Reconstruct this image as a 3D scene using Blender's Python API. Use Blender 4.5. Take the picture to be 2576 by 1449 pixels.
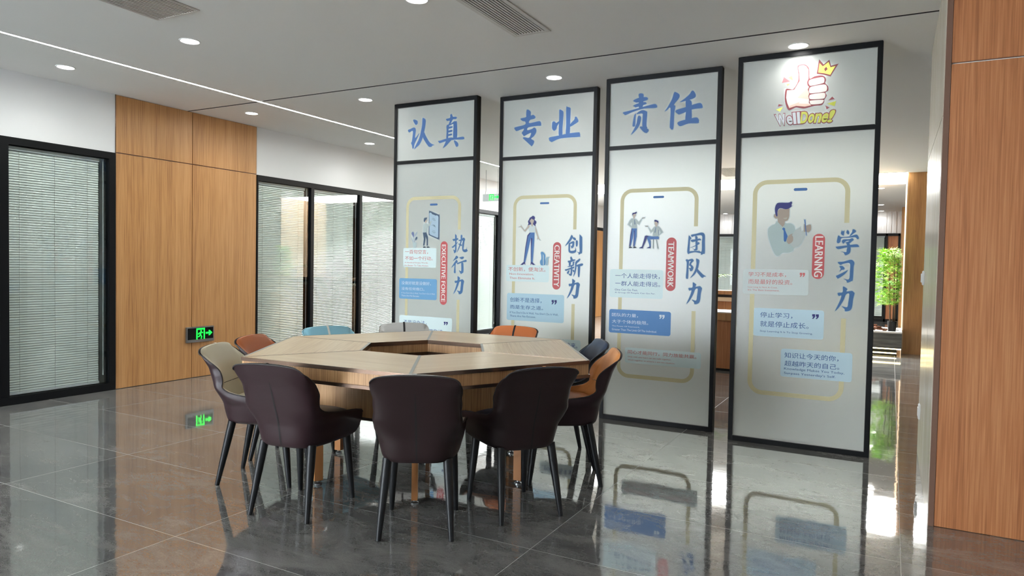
import bpy, bmesh, math, random
import numpy as np
from mathutils import Vector, Matrix

for o in list(bpy.data.objects):
    bpy.data.objects.remove(o)
SC = bpy.context.scene
COL = SC.collection

# ---------------------------------------------------------------- camera, world, exposure
CAM_H = 1.27
YAW, PITCH, ROLL, FPX = math.radians(28.4392), math.radians(-1.8608), math.radians(1.0777), 1761.2967
fwd = Vector((-math.sin(YAW) * math.cos(PITCH), math.cos(YAW) * math.cos(PITCH), math.sin(PITCH)))
r0 = Vector((math.cos(YAW), math.sin(YAW), 0))
u0 = r0.cross(fwd)
rt = r0 * math.cos(ROLL) + u0 * math.sin(ROLL)
up = u0 * math.cos(ROLL) - r0 * math.sin(ROLL)
camd = bpy.data.cameras.new('camera')
camd.sensor_width = 36
camd.lens = FPX / 2576 * 36
camd.clip_start = 0.05
camd.clip_end = 100
cam = bpy.data.objects.new('camera', camd)
COL.objects.link(cam)
cam.matrix_world = Matrix(((rt.x, up.x, -fwd.x, 0), (rt.y, up.y, -fwd.y, 0), (rt.z, up.z, -fwd.z, CAM_H), (0, 0, 0, 1)))
SC.camera = cam
w = bpy.data.worlds.new('world')
SC.world = w
w.use_nodes = True
w.node_tree.nodes['Background'].inputs[0].default_value = (0.85, 0.93, 1, 1)
w.node_tree.nodes['Background'].inputs[1].default_value = 12.0
vs = SC.view_settings
vs.view_transform = 'Standard'
vs.look = 'None'
vs.exposure = 1.75
vs.gamma = 1
vs.use_curve_mapping = False
cy = SC.cycles
cy.max_bounces = 7
cy.diffuse_bounces = 4
cy.glossy_bounces = 4
cy.transmission_bounces = 4
cy.transparent_max_bounces = 8
cy.caustics_reflective = False
cy.caustics_refractive = False
cy.sample_clamp_indirect = 4
cy.use_denoising = True

# lamp strengths (radiance of the fittings)
E_DOWN, E_LED, E_PANEL = 9.0, 34.0, 10.0
W_DOWN = 0.55         # watts of light per downlight
H = 2.825           # ceiling height
XW = -6.555         # face of the left wall


# ---------------------------------------------------------------- mesh helpers
class MB:
    """collects shapes that become ONE mesh object"""
    def __init__(s):
        s.v, s.f, s.m, s.uv = [], [], [], {}
    def add(s, v, f, mi=0):
        b = len(s.v)
        s.v += [tuple(p) for p in v]
        for q in f:
            s.f.append(tuple(b + i for i in q)); s.m.append(mi)
        return s
    def box(s, x0, x1, y0, y1, z0, z1, mi=0):
        v = [(x, y, z) for z in (z0, z1) for y in (y0, y1) for x in (x0, x1)]
        return s.add(v, [(0, 2, 3, 1), (4, 5, 7, 6), (0, 1, 5, 4), (2, 6, 7, 3), (0, 4, 6, 2), (1, 3, 7, 5)], mi)
    def prism(s, poly, z0, z1, mi=0):
        n = len(poly)
        v = [(x, y, z0) for x, y in poly] + [(x, y, z1) for x, y in poly]
        f = [tuple(range(n))[::-1], tuple(range(n, 2 * n))] + [(i, (i + 1) % n, n + (i + 1) % n, n + i) for i in range(n)]
        return s.add(v, f, mi)
    def ring(s, po, pi, z0, z1, mi=0):
        n = len(po)
        v = [(x, y, z) for z in (z0, z1) for P in (po, pi) for x, y in P]
        f = []
        for i in range(n):
            j = (i + 1) % n
            f += [(i, n + i, n + j, j), (2 * n + i, 2 * n + j, 3 * n + j, 3 * n + i), (i, j, 2 * n + j, 2 * n + i), (n + i, 3 * n + i, 3 * n + j, n + j)]
        return s.add(v, f, mi)
    def tube(s, pts, r, n=10, mi=0, cap=True):
        pts = [Vector(p) for p in pts]
        rs = r if isinstance(r, (list, tuple)) else [r] * len(pts)
        v, f = [], []
        prev = None
        for i, p in enumerate(pts):
            d = (pts[min(i + 1, len(pts) - 1)] - pts[max(i - 1, 0)]).normalized()
            a = prev if prev is not None else (Vector((1, 0, 0)) if abs(d.x) < .9 else Vector((0, 1, 0)))
            a = (a - d * a.dot(d)).normalized(); prev = a
            b = d.cross(a)
            v += [p + (a * math.cos(t) + b * math.sin(t)) * rs[i] for t in [2 * math.pi * k / n for k in range(n)]]
        for i in range(len(pts) - 1):
            f += [(i * n + k, i * n + (k + 1) % n, (i + 1) * n + (k + 1) % n, (i + 1) * n + k) for k in range(n)]
        if cap:
            f += [tuple(range(n))[::-1], tuple(range((len(pts) - 1) * n, len(pts) * n))]
        return s.add(v, f, mi)
    def disc(s, x, y, z, r, n=32, mi=0):
        return s.add([(x + r * math.cos(2 * math.pi * k / n), y - r * math.sin(2 * math.pi * k / n), z) for k in range(n)], [tuple(range(n))], mi)
    def grid(s, P, mi=0, flip=False):
        R, Cn = len(P), len(P[0])
        f = [(i * Cn + j, i * Cn + j + 1, (i + 1) * Cn + j + 1, (i + 1) * Cn + j) for i in range(R - 1) for j in range(Cn - 1)]
        return s.add([p for r in P for p in r], [q[::-1] for q in f] if flip else f, mi)
    def flat(s, poly, y, mi=0):
        """flat shape lying in an x-z plane, facing -y"""
        a = sum(poly[i][0] * poly[(i + 1) % len(poly)][1] - poly[(i + 1) % len(poly)][0] * poly[i][1] for i in range(len(poly)))
        q = poly if a > 0 else poly[::-1]
        return s.add([(x, y, z) for x, z in q], [tuple(range(len(q)))], mi)

def obj(name, mb, mats, parent=None, loc=None, smooth=False, bevel=0, kind=None, label=None):
    me = bpy.data.meshes.new(name)
    me.from_pydata(mb.v, [], mb.f)
    for m in (mats if isinstance(mats, (list, tuple)) else [mats]):
        me.materials.append(m)
    me.polygons.foreach_set('material_index', mb.m)
    me.update()
    if bevel:
        bm = bmesh.new(); bm.from_mesh(me)
        bmesh.ops.remove_doubles(bm, verts=bm.verts, dist=1e-6)
        es = [e for e in bm.edges if len(e.link_faces) == 2 and e.calc_face_angle(0) > .5]
        bmesh.ops.bevel(bm, geom=es, offset=bevel, segments=2, affect='EDGES', clamp_overlap=True)
        bm.to_mesh(me); bm.free()
    if smooth:
        me.polygons.foreach_set('use_smooth', [True] * len(me.polygons))
        me.set_sharp_from_angle(angle=math.radians(40))
    o = bpy.data.objects.new(name, me)
    COL.objects.link(o)
    if parent: o.parent = parent
    if loc: o.location = loc
    if kind: o['kind'] = kind
    if label: o['label'] = label
    return o

def tag(o, label, cat, group=None):
    o['label'] = label; o['category'] = cat
    if group: o['group'] = group
    return o
def thing(name, label, cat, loc=(0, 0, 0), rz=0, group=None):
    o = bpy.data.objects.new(name, None); COL.objects.link(o)
    o.empty_display_size = .1
    o.location = loc; o.rotation_euler = (0, 0, rz)
    return tag(o, label, cat, group)
def copy_tree(o, parent=None):
    c = o.copy(); COL.objects.link(c)
    if parent: c.parent = parent
    for ch in list(o.children): copy_tree(ch, c)
    return c
def struct(name, mb, mats, **k):
    return obj(name, mb, mats, kind='structure', **k)

# ---------------------------------------------------------------- materials (all procedural)
def lin(r, g=None, b=None):
    if g is None: g = b = r
    f = lambda c: ((c / 255 + .055) / 1.055) ** 2.4 if c > 10 else c / 255 / 12.92
    return (f(r), f(g), f(b), 1)
def mat(name, col=(.8, .8, .8, 1), rough=.5, metal=0, spec=.5, emit=None, es=0, coat=0, coat_r=.05, ior=None):
    m = bpy.data.materials.new(name); m.use_nodes = True
    b = m.node_tree.nodes['Principled BSDF']
    b.inputs['Base Color'].default_value = col
    b.inputs['Roughness'].default_value = rough
    b.inputs['Metallic'].default_value = metal
    b.inputs['Specular IOR Level'].default_value = spec
    b.inputs['Coat Weight'].default_value = coat
    b.inputs['Coat Roughness'].default_value = coat_r
    if ior: b.inputs['IOR'].default_value = ior
    if emit:
        b.inputs['Emission Color'].default_value = emit
        b.inputs['Emission Strength'].default_value = es
    return m
def nd(m, t, **k):
    n = m.node_tree.nodes.new(t)
    for a, v in k.items(): setattr(n, a, v)
    return n
def lk(m, a, b): m.node_tree.links.new(a, b)
def ramp(m, stops):
    r = nd(m, 'ShaderNodeValToRGB')
    e = r.color_ramp.elements
    while len(e) < len(stops): e.new(.5)
    for i, (p, c) in enumerate(stops): e[i].position = p; e[i].color = c
    return r
def wood(name, c1, c2, c3, axis='z', rough=.4, uv=False, scale=1.0, coat=0.0):
    m = mat(name, rough=rough, coat=coat, coat_r=.15)
    b = m.node_tree.nodes['Principled BSDF']
    tc = nd(m, 'ShaderNodeTexCoord')
    src = tc.outputs['UV' if uv else 'Object']
    mp = nd(m, 'ShaderNodeMapping')
    s = {'z': (1, 1, .022), 'x': (.022, 1, 1), 'y': (1, .022, 1)}[axis]
    mp.inputs['Scale'].default_value = [k * scale for k in s]
    lk(m, src, mp.inputs['Vector'])
    n1 = nd(m, 'ShaderNodeTexNoise'); n1.inputs['Scale'].default_value = 9; n1.inputs['Detail'].default_value = 3
    n2 = nd(m, 'ShaderNodeTexNoise'); n2.inputs['Scale'].default_value = 130; n2.inputs['Detail'].default_value = 4
    for n in (n1, n2): lk(m, mp.outputs['Vector'], n.inputs['Vector'])
    mx = nd(m, 'ShaderNodeMath', operation='MULTIPLY_ADD'); mx.inputs[1].default_value = .4
    m2 = nd(m, 'ShaderNodeMath', operation='MULTIPLY'); m2.inputs[1].default_value = .6
    lk(m, n2.outputs['Fac'], m2.inputs[0]); lk(m, n1.outputs['Fac'], mx.inputs[0]); lk(m, m2.outputs[0], mx.inputs[2])
    r = ramp(m, [(.36, c1), (.5, c2), (.64, c3)])
    lk(m, mx.outputs[0], r.inputs['Fac']); lk(m, r.outputs['Color'], b.inputs['Base Color'])
    bp = nd(m, 'ShaderNodeBump'); bp.inputs['Strength'].default_value = .06; bp.inputs['Distance'].default_value = .002
    lk(m, n2.outputs['Fac'], bp.inputs['Height']); lk(m, bp.outputs['Normal'], b.inputs['Normal'])
    return m
def leather(name, col, rough=.42):
    m = mat(name, col, rough, spec=.3)
    b = m.node_tree.nodes['Principled BSDF']
    tc = nd(m, 'ShaderNodeTexCoord')
    n = nd(m, 'ShaderNodeTexNoise'); n.inputs['Scale'].default_value = 260; n.inputs['Detail'].default_value = 2
    lk(m, tc.outputs['Object'], n.inputs['Vector'])
    bp = nd(m, 'ShaderNodeBump'); bp.inputs['Strength'].default_value = .12; bp.inputs['Distance'].default_value = .001
    lk(m, n.outputs['Fac'], bp.inputs['Height']); lk(m, bp.outputs['Normal'], b.inputs['Normal'])
    return m
def paint(name, col, rough=.7):
    m = mat(name, col, rough, spec=.3)
    b = m.node_tree.nodes['Principled BSDF']
    n = nd(m, 'ShaderNodeTexNoise'); n.inputs['Scale'].default_value = 180
    tc = nd(m, 'ShaderNodeTexCoord'); lk(m, tc.outputs['Object'], n.inputs['Vector'])
    bp = nd(m, 'ShaderNodeBump'); bp.inputs['Strength'].default_value = .03; bp.inputs['Distance'].default_value = .001
    lk(m, n.outputs['Fac'], bp.inputs['Height']); lk(m, bp.outputs['Normal'], b.inputs['Normal'])
    return m
def floor_material():
    m = mat('polished_stone_tile', rough=.04, ior=3.2)
    b = m.node_tree.nodes['Principled BSDF']
    g = nd(m, 'ShaderNodeNewGeometry')
    sep = nd(m, 'ShaderNodeSeparateXYZ'); lk(m, g.outputs['Position'], sep.inputs[0])
    def axis(out, off, pitch):
        a = nd(m, 'ShaderNodeMath', operation='SUBTRACT'); a.inputs[1].default_value = off; lk(m, out, a.inputs[0])
        d = nd(m, 'ShaderNodeMath', operation='DIVIDE'); d.inputs[1].default_value = pitch; lk(m, a.outputs[0], d.inputs[0])
        fl = nd(m, 'ShaderNodeMath', operation='FLOOR'); lk(m, d.outputs[0], fl.inputs[0])
        fr = nd(m, 'ShaderNodeMath', operation='PINGPONG'); fr.inputs[1].default_value = .5; lk(m, d.outputs[0], fr.inputs[0])
        lt = nd(m, 'ShaderNodeMath', operation='LESS_THAN'); lt.inputs[1].default_value = .0014 / pitch; lk(m, fr.outputs[0], lt.inputs[0])
        return fl.outputs[0], lt.outputs[0]
    fx, jx = axis(sep.outputs['X'], .075, 1.46)
    fy, jy = axis(sep.outputs['Y'], 4.92, .715)
    joint = nd(m, 'ShaderNodeMath', operation='MAXIMUM'); lk(m, jx, joint.inputs[0]); lk(m, jy, joint.inputs[1])
    cb = nd(m, 'ShaderNodeCombineXYZ'); lk(m, fx, cb.inputs[0]); lk(m, fy, cb.inputs[1])
    wn = nd(m, 'ShaderNodeTexWhiteNoise'); lk(m, cb.outputs[0], wn.inputs['Vector'])
    sc = nd(m, 'ShaderNodeVectorMath', operation='SCALE'); sc.inputs['Scale'].default_value = 9
    lk(m, wn.outputs['Color'], sc.inputs[0])
    ad = nd(m, 'ShaderNodeVectorMath', operation='ADD'); lk(m, g.outputs['Position'], ad.inputs[0]); lk(m, sc.outputs[0], ad.inputs[1])
    mp = nd(m, 'ShaderNodeMapping'); mp.inputs['Rotation'].default_value = (0, 0, .6); mp.inputs['Scale'].default_value = (1, 2.2, 1)
    lk(m, ad.outputs[0], mp.inputs['Vector'])
    n1 = nd(m, 'ShaderNodeTexNoise'); n1.inputs['Scale'].default_value = 2.2; n1.inputs['Detail'].default_value = 8; n1.inputs['Roughness'].default_value = .66; n1.inputs['Distortion'].default_value = .8
    n2 = nd(m, 'ShaderNodeTexNoise'); n2.inputs['Scale'].default_value = 1.6; n2.inputs['Detail'].default_value = 7; n2.inputs['Distortion'].default_value = 2.0
    n3 = nd(m, 'ShaderNodeTexNoise'); n3.inputs['Scale'].default_value = 120; n3.inputs['Detail'].default_value = 2
    for n in (n1, n2, n3): lk(m, mp.outputs[0], n.inputs['Vector'])
    base = ramp(m, [(.34, lin(*FLOOR_D)), (.5, lin(*FLOOR_M)), (.66, lin(*FLOOR_L))]); lk(m, n1.outputs['Fac'], base.inputs['Fac'])
    a = nd(m, 'ShaderNodeMath', operation='SUBTRACT'); a.inputs[1].default_value = .5; lk(m, n2.outputs['Fac'], a.inputs[0])
    ab = nd(m, 'ShaderNodeMath', operation='ABSOLUTE'); lk(m, a.outputs[0], ab.inputs[0])
    vein = ramp(m, [(0, (1, 1, 1, 1)), (.012, (0, 0, 0, 1))]); lk(m, ab.outputs[0], vein.inputs['Fac'])
    m1 = nd(m, 'ShaderNodeMix', data_type='RGBA', blend_type='MIX'); lk(m, base.outputs[0], m1.inputs['A']); m1.inputs['B'].default_value = lin(*FLOOR_V)
    vf = nd(m, 'ShaderNodeMath', operation='MULTIPLY'); vf.inputs[1].default_value = .28; lk(m, vein.outputs[0], vf.inputs[0]); lk(m, vf.outputs[0], m1.inputs['Factor'])
    sp = nd(m, 'ShaderNodeMix', data_type='RGBA', blend_type='OVERLAY'); sp.inputs['Factor'].default_value = .35
    lk(m, m1.outputs['Result'], sp.inputs['A']); lk(m, n3.outputs['Fac'], sp.inputs['B'])
    m2 = nd(m, 'ShaderNodeMix', data_type='RGBA'); lk(m, joint.outputs[0], m2.inputs['Factor']); lk(m, sp.outputs['Result'], m2.inputs['A']); m2.inputs['B'].default_value = lin(134, 132, 126)
    lk(m, m2.outputs['Result'], b.inputs['Base Color'])
    ro = nd(m, 'ShaderNodeMath', operation='MULTIPLY_ADD'); ro.inputs[1].default_value = .6; ro.inputs[2].default_value = .045
    lk(m, joint.outputs[0], ro.inputs[0]); lk(m, ro.outputs[0], b.inputs['Roughness'])
    nb = nd(m, 'ShaderNodeTexNoise'); nb.inputs['Scale'].default_value = 5; nb.inputs['Detail'].default_value = 3
    lk(m, ad.outputs[0], nb.inputs['Vector'])
    bp = nd(m, 'ShaderNodeBump'); bp.inputs['Strength'].default_value = .035; bp.inputs['Distance'].default_value = .02
    lk(m, nb.outputs['Fac'], bp.inputs['Height']); lk(m, bp.outputs['Normal'], b.inputs['Normal'])
    return m
def sheet_fresnel(m, ior):
    """Fresnel that reads the same on both faces of a thin pane"""
    g = nd(m, 'ShaderNodeNewGeometry')
    k = nd(m, 'ShaderNodeMath', operation='MULTIPLY_ADD'); k.inputs[1].default_value = 1 / ior - ior; k.inputs[2].default_value = ior
    lk(m, g.outputs['Backfacing'], k.inputs[0])
    fr = nd(m, 'ShaderNodeFresnel'); lk(m, k.outputs[0], fr.inputs['IOR'])
    return fr
def clear_glass(name, tint=(.95, .98, .97, 1), ior=1.5):
    m = bpy.data.materials.new(name); m.use_nodes = True
    nt = m.node_tree; nt.nodes.remove(nt.nodes['Principled BSDF'])
    t = nd(m, 'ShaderNodeBsdfTransparent'); t.inputs[0].default_value = tint
    g = nd(m, 'ShaderNodeBsdfGlossy'); g.inputs['Roughness'].default_value = 0.0
    fr = sheet_fresnel(m, ior)
    mx = nd(m, 'ShaderNodeMixShader'); lk(m, fr.outputs[0], mx.inputs[0]); lk(m, t.outputs[0], mx.inputs[1]); lk(m, g.outputs[0], mx.inputs[2])
    lk(m, mx.outputs[0], nt.nodes['Material Output'].inputs[0])
    return m
def frosted_glass(name):
    m = bpy.data.materials.new(name); m.use_nodes = True
    nt = m.node_tree; nt.nodes.remove(nt.nodes['Principled BSDF'])
    d = nd(m, 'ShaderNodeBsdfDiffuse'); d.inputs[0].default_value = (.77, .80, .775, 1)
    t = nd(m, 'ShaderNodeBsdfTranslucent'); t.inputs[0].default_value = (.82, .86, .82, 1)
    m0 = nd(m, 'ShaderNodeMixShader'); m0.inputs[0].default_value = .3
    lk(m, d.outputs[0], m0.inputs[1]); lk(m, t.outputs[0], m0.inputs[2])
    rf = nd(m, 'ShaderNodeBsdfRefraction'); rf.inputs[0].default_value = (.88, .9, .86, 1)
    rf.inputs['Roughness'].default_value = .42; rf.inputs['IOR'].default_value = 1.35
    mx = nd(m, 'ShaderNodeMixShader'); mx.inputs[0].default_value = .33
    lk(m, m0.outputs[0], mx.inputs[1]); lk(m, rf.outputs[0], mx.inputs[2])
    g = nd(m, 'ShaderNodeBsdfGlossy'); g.inputs['Roughness'].default_value = .32
    n = nd(m, 'ShaderNodeTexNoise'); n.inputs['Scale'].default_value = 240
    tc = nd(m, 'ShaderNodeTexCoord'); lk(m, tc.outputs['Object'], n.inputs['Vector'])
    bp = nd(m, 'ShaderNodeBump'); bp.inputs['Strength'].default_value = .08; bp.inputs['Distance'].default_value = .001
    lk(m, n.outputs['Fac'], bp.inputs['Height']); lk(m, bp.outputs['Normal'], g.inputs['Normal'])
    fr = sheet_fresnel(m, 1.6)
    m2 = nd(m, 'ShaderNodeMixShader'); lk(m, fr.outputs[0], m2.inputs[0]); lk(m, mx.outputs[0], m2.inputs[1]); lk(m, g.outputs[0], m2.inputs[2])
    lk(m, m2.outputs[0], nt.nodes['Material Output'].inputs[0])
    return m

FLOOR_D, FLOOR_M, FLOOR_L, FLOOR_V = (94, 95, 95), (111, 111, 109), (128, 127, 124), (152, 150, 146)
M = {}
M['floor'] = floor_material()
M['ceiling'] = paint('ceiling_paint', lin(226, 225, 222))
M['wall'] = paint('wall_paint', lin(232, 233, 234))
M['void'] = mat('unlit_backing', lin(24, 24, 26), .8)  # dark colour stands in for the unlit interior behind the blinds
M['black'] = mat('black_powder_coat', lin(8, 10, 13), .42, spec=.2)
M['oak'] = wood('oak_veneer', lin(160, 110, 65), lin(186, 135, 83), lin(200, 150, 99))
M['oak_red'] = wood('red_oak_veneer', lin(150, 92, 55), lin(176, 113, 69), lin(194, 134, 89), rough=.45)
M['table_top'] = wood('pale_oak_table_veneer', lin(204, 176, 140), lin(222, 198, 164), lin(232, 212, 180), axis='x', rough=.33, uv=True, scale=.8)
M['table_side'] = wood('oak_table_side', lin(150, 108, 68), lin(181, 138, 92), lin(199, 157, 112), rough=.4, scale=1.5)
M['table_leg'] = mat('amber_wood_leg', lin(176, 118, 68), .4)
M['bronze'] = mat('bronze_edge_trim', lin(120, 98, 84), .22, metal=.85)
M['alu'] = mat('brushed_aluminium', lin(176, 176, 170), .5, metal=.25)
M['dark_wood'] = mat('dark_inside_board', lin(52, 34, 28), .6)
M['slat'] = mat('blind_slat', lin(226, 229, 228), .3, spec=.6, coat=1, coat_r=.09)
M['slat'].node_tree.nodes['Principled BSDF'].inputs['Coat IOR'].default_value = 1.9
M['rail'] = mat('blind_rail', lin(215, 217, 222), .4)
M['glass'] = clear_glass('clear_glass')
M['frost'] = frosted_glass('frosted_glass')
M['lamp'] = mat('lamp_diffuser', (1, 1, 1, 1), .5, emit=(1, .985, .95, 1), es=E_DOWN)
M['led'] = mat('led_strip_light', (1, 1, 1, 1), .5, emit=(.96, 1, .95, 1), es=E_LED)
M['panel_light'] = mat('light_panel_diffuser', (1, 1, 1, 1), .5, emit=(.97, 1, .99, 1), es=E_PANEL)
M['warm_led'] = mat('warm_led_light', (1, 1, 1, 1), .5, emit=(1, .8, .35, 1), es=5)
M['white'] = mat('white_enamel', lin(228, 228, 226), .45)
M['vent'] = mat('vent_metal', lin(200, 196, 190), .5)
M['vent_dark'] = mat('vent_inside', lin(60, 56, 54), .8)
M['joint'] = mat('shaded_ceiling_joint', lin(40, 38, 36), .8)
M['stone'] = None
M['leg'] = mat('black_chair_leg', lin(17, 19, 22), .45, spec=.35)
M['piping'] = mat('dark_piping', lin(40, 34, 34), .5)
M['seam'] = mat('dark_seam', lin(14, 11, 11), .7)
M['steel'] = mat('brushed_steel', lin(150, 152, 152), .3, metal=.9)
M['sign_face'] = mat('black_sign_face', lin(16, 20, 22), .12)
M['green'] = mat('green_sign_light', (0, .2, .03, 1), .5, emit=(.002, 1, .035, 1), es=.95)
M['cable'] = mat('sign_cable', lin(120, 122, 122), .5)

# ================================================================ the setting
struct('floor', MB().box(-9, 4, -5, 21, -.1, 0), M['floor'])
YJ = 4.887
ce = MB()
ce.box(-9, 4, -5, YJ - .013, H, H + .1).box(-9, 4, YJ + .013, 21, H, H + .1)
ce.box(-9, 4, YJ - .013, YJ + .013, H + .02, H + .1, 1)
ce.box(-9, 4, YJ - .013, YJ - .0115, H + .0006, H + .02, 1).box(-9, 4, YJ + .0115, YJ + .013, H + .0006, H + .02, 1)  # groove sides lined dark to paint in the shadow of the gap
struct('ceiling', ce, [M['ceiling'], M['joint']])

# left wall: white band over the glazing, oak cladding between the bays, dark backing painted as the unlit interior behind the blinds
wl = MB()
wl.box(XW - .3, XW, -5, -.62, 0, H)
wl.box(XW - .3, XW, -.62, 4.095, 2.27, H).box(XW - .3, XW, 5.79, 20.4, 2.27, H)
wl.box(XW - .3, XW - .03, 4.095, 5.79, 0, H)
wl.box(XW - .3, XW, 11.56, 16.05, 0, 2.27)
wl.box(XW - .34, XW - .26, -5, 20.4, 0, 2.3, 1)
wall_left = struct('wall_left', wl, [M['wall'], M['void']])
for (y0, y1) in ((4.1, 4.93), (4.936, 5.785)):
    for (z0, z1) in ((0.004, 2.271), (2.279, H - .003)):
        obj('oak_panel', MB().box(XW - .03, XW + .004, y0, y1, z0, z1), M['oak'], wall_left, bevel=.0015)
obj('edge_trim', MB().box(XW - .01, XW + .006, 4.094, 4.0995, 0, H), M['bronze'], wall_left)
for (y0, y1) in ((16.1, 16.9), (16.906, 17.7)):
    obj('oak_panel', MB().box(XW - .03, XW + .004, y0, y1, .004, 2.19), M['oak'], wall_left)
obj('head_trim', MB().box(XW - .02, XW + .02, 16.05, 17.75, 2.195, 2.265), M['black'], wall_left)

def slats(length, z0, z1, along, tilt=66, pitch=.0215, wd=.0262):
    """closed venetian slats: curved strips running along +axis from 0 to length"""
    mb = MB(); n = int((z1 - z0) / pitch)
    for k in range(n):
        zc = z1 - (k + .5) * pitch
        rows = []
        for i in range(5):
            t = (i / 4 - .5) * wd
            c = .0028 * (1 - (2 * i / 4 - 1) ** 2)
            a = math.radians(tilt)
            d = -t * math.cos(a) - c * math.sin(a) * -1      # depth, toward the room positive
            z = zc + t * math.sin(a) + c * math.cos(a)
            rows.append((d, z))
        if along == 'y':
            mb.grid([[(d, s, z) for d, z in rows] for s in (0, length)])
        else:
            mb.grid([[(s, -d, z) for d, z in rows] for s in (length, 0)])
    return mb
def window_run(name, y0, y1, panes, blind_labels, group):
    """black framed glazing in the left wall; panes = list of (y0, y1)"""
    fr = MB()
    x0, x1 = XW - .07, XW + .012
    fr.box(x0, x1, y0, y1, 2.207, 2.27).box(x0, x1, y0, y1, 0, .07)
    edges = [y0] + [e for p in panes for e in p] + [y1]
    for i in range(0, len(edges), 2):
        fr.box(x0, x1, edges[i], edges[i + 1], .07, 2.207)
    root = struct(name, fr, M['black'], bevel=.002)
    root.name = name
    for (a, b) in panes:
        obj('glass_pane', MB().box(XW - .02, XW - .014, a, b, .07, 2.207), M['glass'], root)
    for (a, b), lab in zip(panes, blind_labels):
        if not lab: continue
        L = b - a
        t = thing('venetian_blind', lab, 'blind', (XW - .05, a, 0), 0, group)
        ln = L - .075
        obj('slats', slats(ln, .1, 2.165, 'y'), M['slat'], t, loc=(0, .006, 0), smooth=True)
        obj('head_rail', MB().box(-.012, .014, .004, ln + .01, 2.168, 2.2), M['rail'], t)
        obj('bottom_rail', MB().box(-.012, .014, .004, ln + .01, .075, .097), M['rail'], t, bevel=.003)
        for c in (.13, .5, .87):
            obj('ladder_cord', MB().tube([(.0145, ln * c, .09), (.0145, ln * c, 2.17)], .0011, 6), M['cable'], t)
        obj('tilt_cord', MB().tube([(.012, L - .03, .16), (.012, L - .03, 2.19)], .003, 6), M['rail'], t)
        obj('cord_weight', MB().tube([(.012, L - .03, .15), (.012, L - .03, .19)], .006, 8), M['rail'], t)
    return root
window_run('window_1', -.62, 4.093, [(-.55, .34), (.41, 1.3), (1.37, 2.24), (2.30, 3.10), (3.172, 4.03)],
           [None, None, None, 'white slatted blind cut off by the left edge of the picture',
            'white slatted blind directly left of the oak wall cladding'], 'venetian blinds of the left wall')
window_run('window_2', 5.79, 11.56, [(5.811, 6.655), (6.712, 7.585), (7.64, 8.515), (8.57, 9.445), (9.5, 10.375), (10.43, 11.50)],
           ['white slatted blind directly right of the oak wall cladding',
            'white slatted blind behind the teal chair, in the middle pane of three',
            'white slatted blind beside the leftmost screen, reflecting the ceiling light',
            'white slatted blind hidden behind the leftmost screen', 'white slatted blind hidden behind the gap of the first two screens',
            'white slatted blind under the hanging exit sign, seen between the first two screens'], 'venetian blinds of the left wall')

# far end wall
wb = MB()
wb.box(-7, 4, 20.4, 20.6, 2.26, H).box(-7, 4, 20.62, 20.7, 0, 2.3, 1)
wb.box(.17, 4, 20.4, 20.6, 0, 2.26)
for k in range(60):
    x = -6.5 + k * .11
    wb.box(x, x + .075, 20.385, 20.4, 2.27, H)
struct('wall_back', wb, [M['wall'], M['void']])
fr = MB()
for x in (-6.5, -5.5, -4.5, -3.5, -2.5, -1.5, -.6, -.16, .12):
    fr.box(x, x + .045, 20.34, 20.41, 0, 2.26)
fr.box(-6.5, .165, 20.34, 20.41, 2.2, 2.265).box(-6.5, .165, 20.34, 20.41, 0, .07)
w3 = struct('window_3', fr, M['black'])
obj('glass_pane', MB().box(-6.45, -.16, 20.37, 20.375, .07, 2.2), M['glass'], w3)
obj('oak_panel', MB().box(-.115, .12, 20.375, 20.4, .07, 2.2), M['oak_red'], w3)
for x, L, lab in ((-4.455, .95, 'far white blind seen between the third and fourth screens'), (-.555, .39, 'far narrow blind behind the green indoor tree')):
    t = thing('venetian_blind', lab, 'blind', (x, 20.43, 0), 0, 'venetian blinds of the far end wall')
    obj('slats', slats(L - .03, .1, 2.16, 'x', pitch=.043, wd=.052), M['slat'], t, smooth=True)
    obj('head_rail', MB().box(0, L - .02, -.014, .012, 2.165, 2.198), M['rail'], t)

# right hand wall: oak face toward the room, cream jamb along the passage
wr = MB().box(.205, 4, 4.095, 5.715, 0, H)
wall_right = struct('wall_right', wr, M['wall'])
for z0, z1 in ((0.002, 2.297), (2.305, H - .002)):
    obj('oak_panel', MB().box(.226, 4, 4.075, 4.1, z0, z1), M['oak_red'], wall_right, bevel=.0015)
obj('corner_trim', MB().box(.2, .225, 4.073, 4.1, 0, H), mat('brown_corner_trim', lin(112, 82, 66), .4), wall_right)
cream = mat('polished_cream_panel', lin(214, 203, 186), .22, spec=.4)
b = cream.node_tree.nodes['Principled BSDF']
n = nd(cream, 'ShaderNodeTexNoise'); n.inputs['Scale'].default_value = 6; n.inputs['Detail'].default_value = 5
mp = nd(cream, 'ShaderNodeMapping'); mp.inputs['Scale'].default_value = (1, 4, .25)
tc = nd(cream, 'ShaderNodeTexCoord'); lk(cream, tc.outputs['Object'], mp.inputs['Vector']); lk(cream, mp.outputs[0], n.inputs['Vector'])
r = ramp(cream, [(.35, lin(196, 186, 166)), (.65, lin(222, 212, 196))]); lk(cream, n.outputs['Fac'], r.inputs[0]); lk(cream, r.outputs[0], b.inputs['Base Color'])
for y0, y1 in ((4.1, 4.847), (4.853, 5.72)):
    for z0, z1 in ((0, 2.05), (2.054, H)):
        obj('cream_panel', MB().box(.198, .206, y0, y1, z0 + .001, z1 - .001), cream, wall_right)
struct('wall_passage', MB().box(3.9, 4, -5, 20.4, 0, H), M['wall'])
wf = MB().box(-9, 4, -5.1, -5, 0, .25).box(-9, 4, -5.1, -5, 2.65, H)      # unseen window openings added behind the viewer to let in daylight
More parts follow.
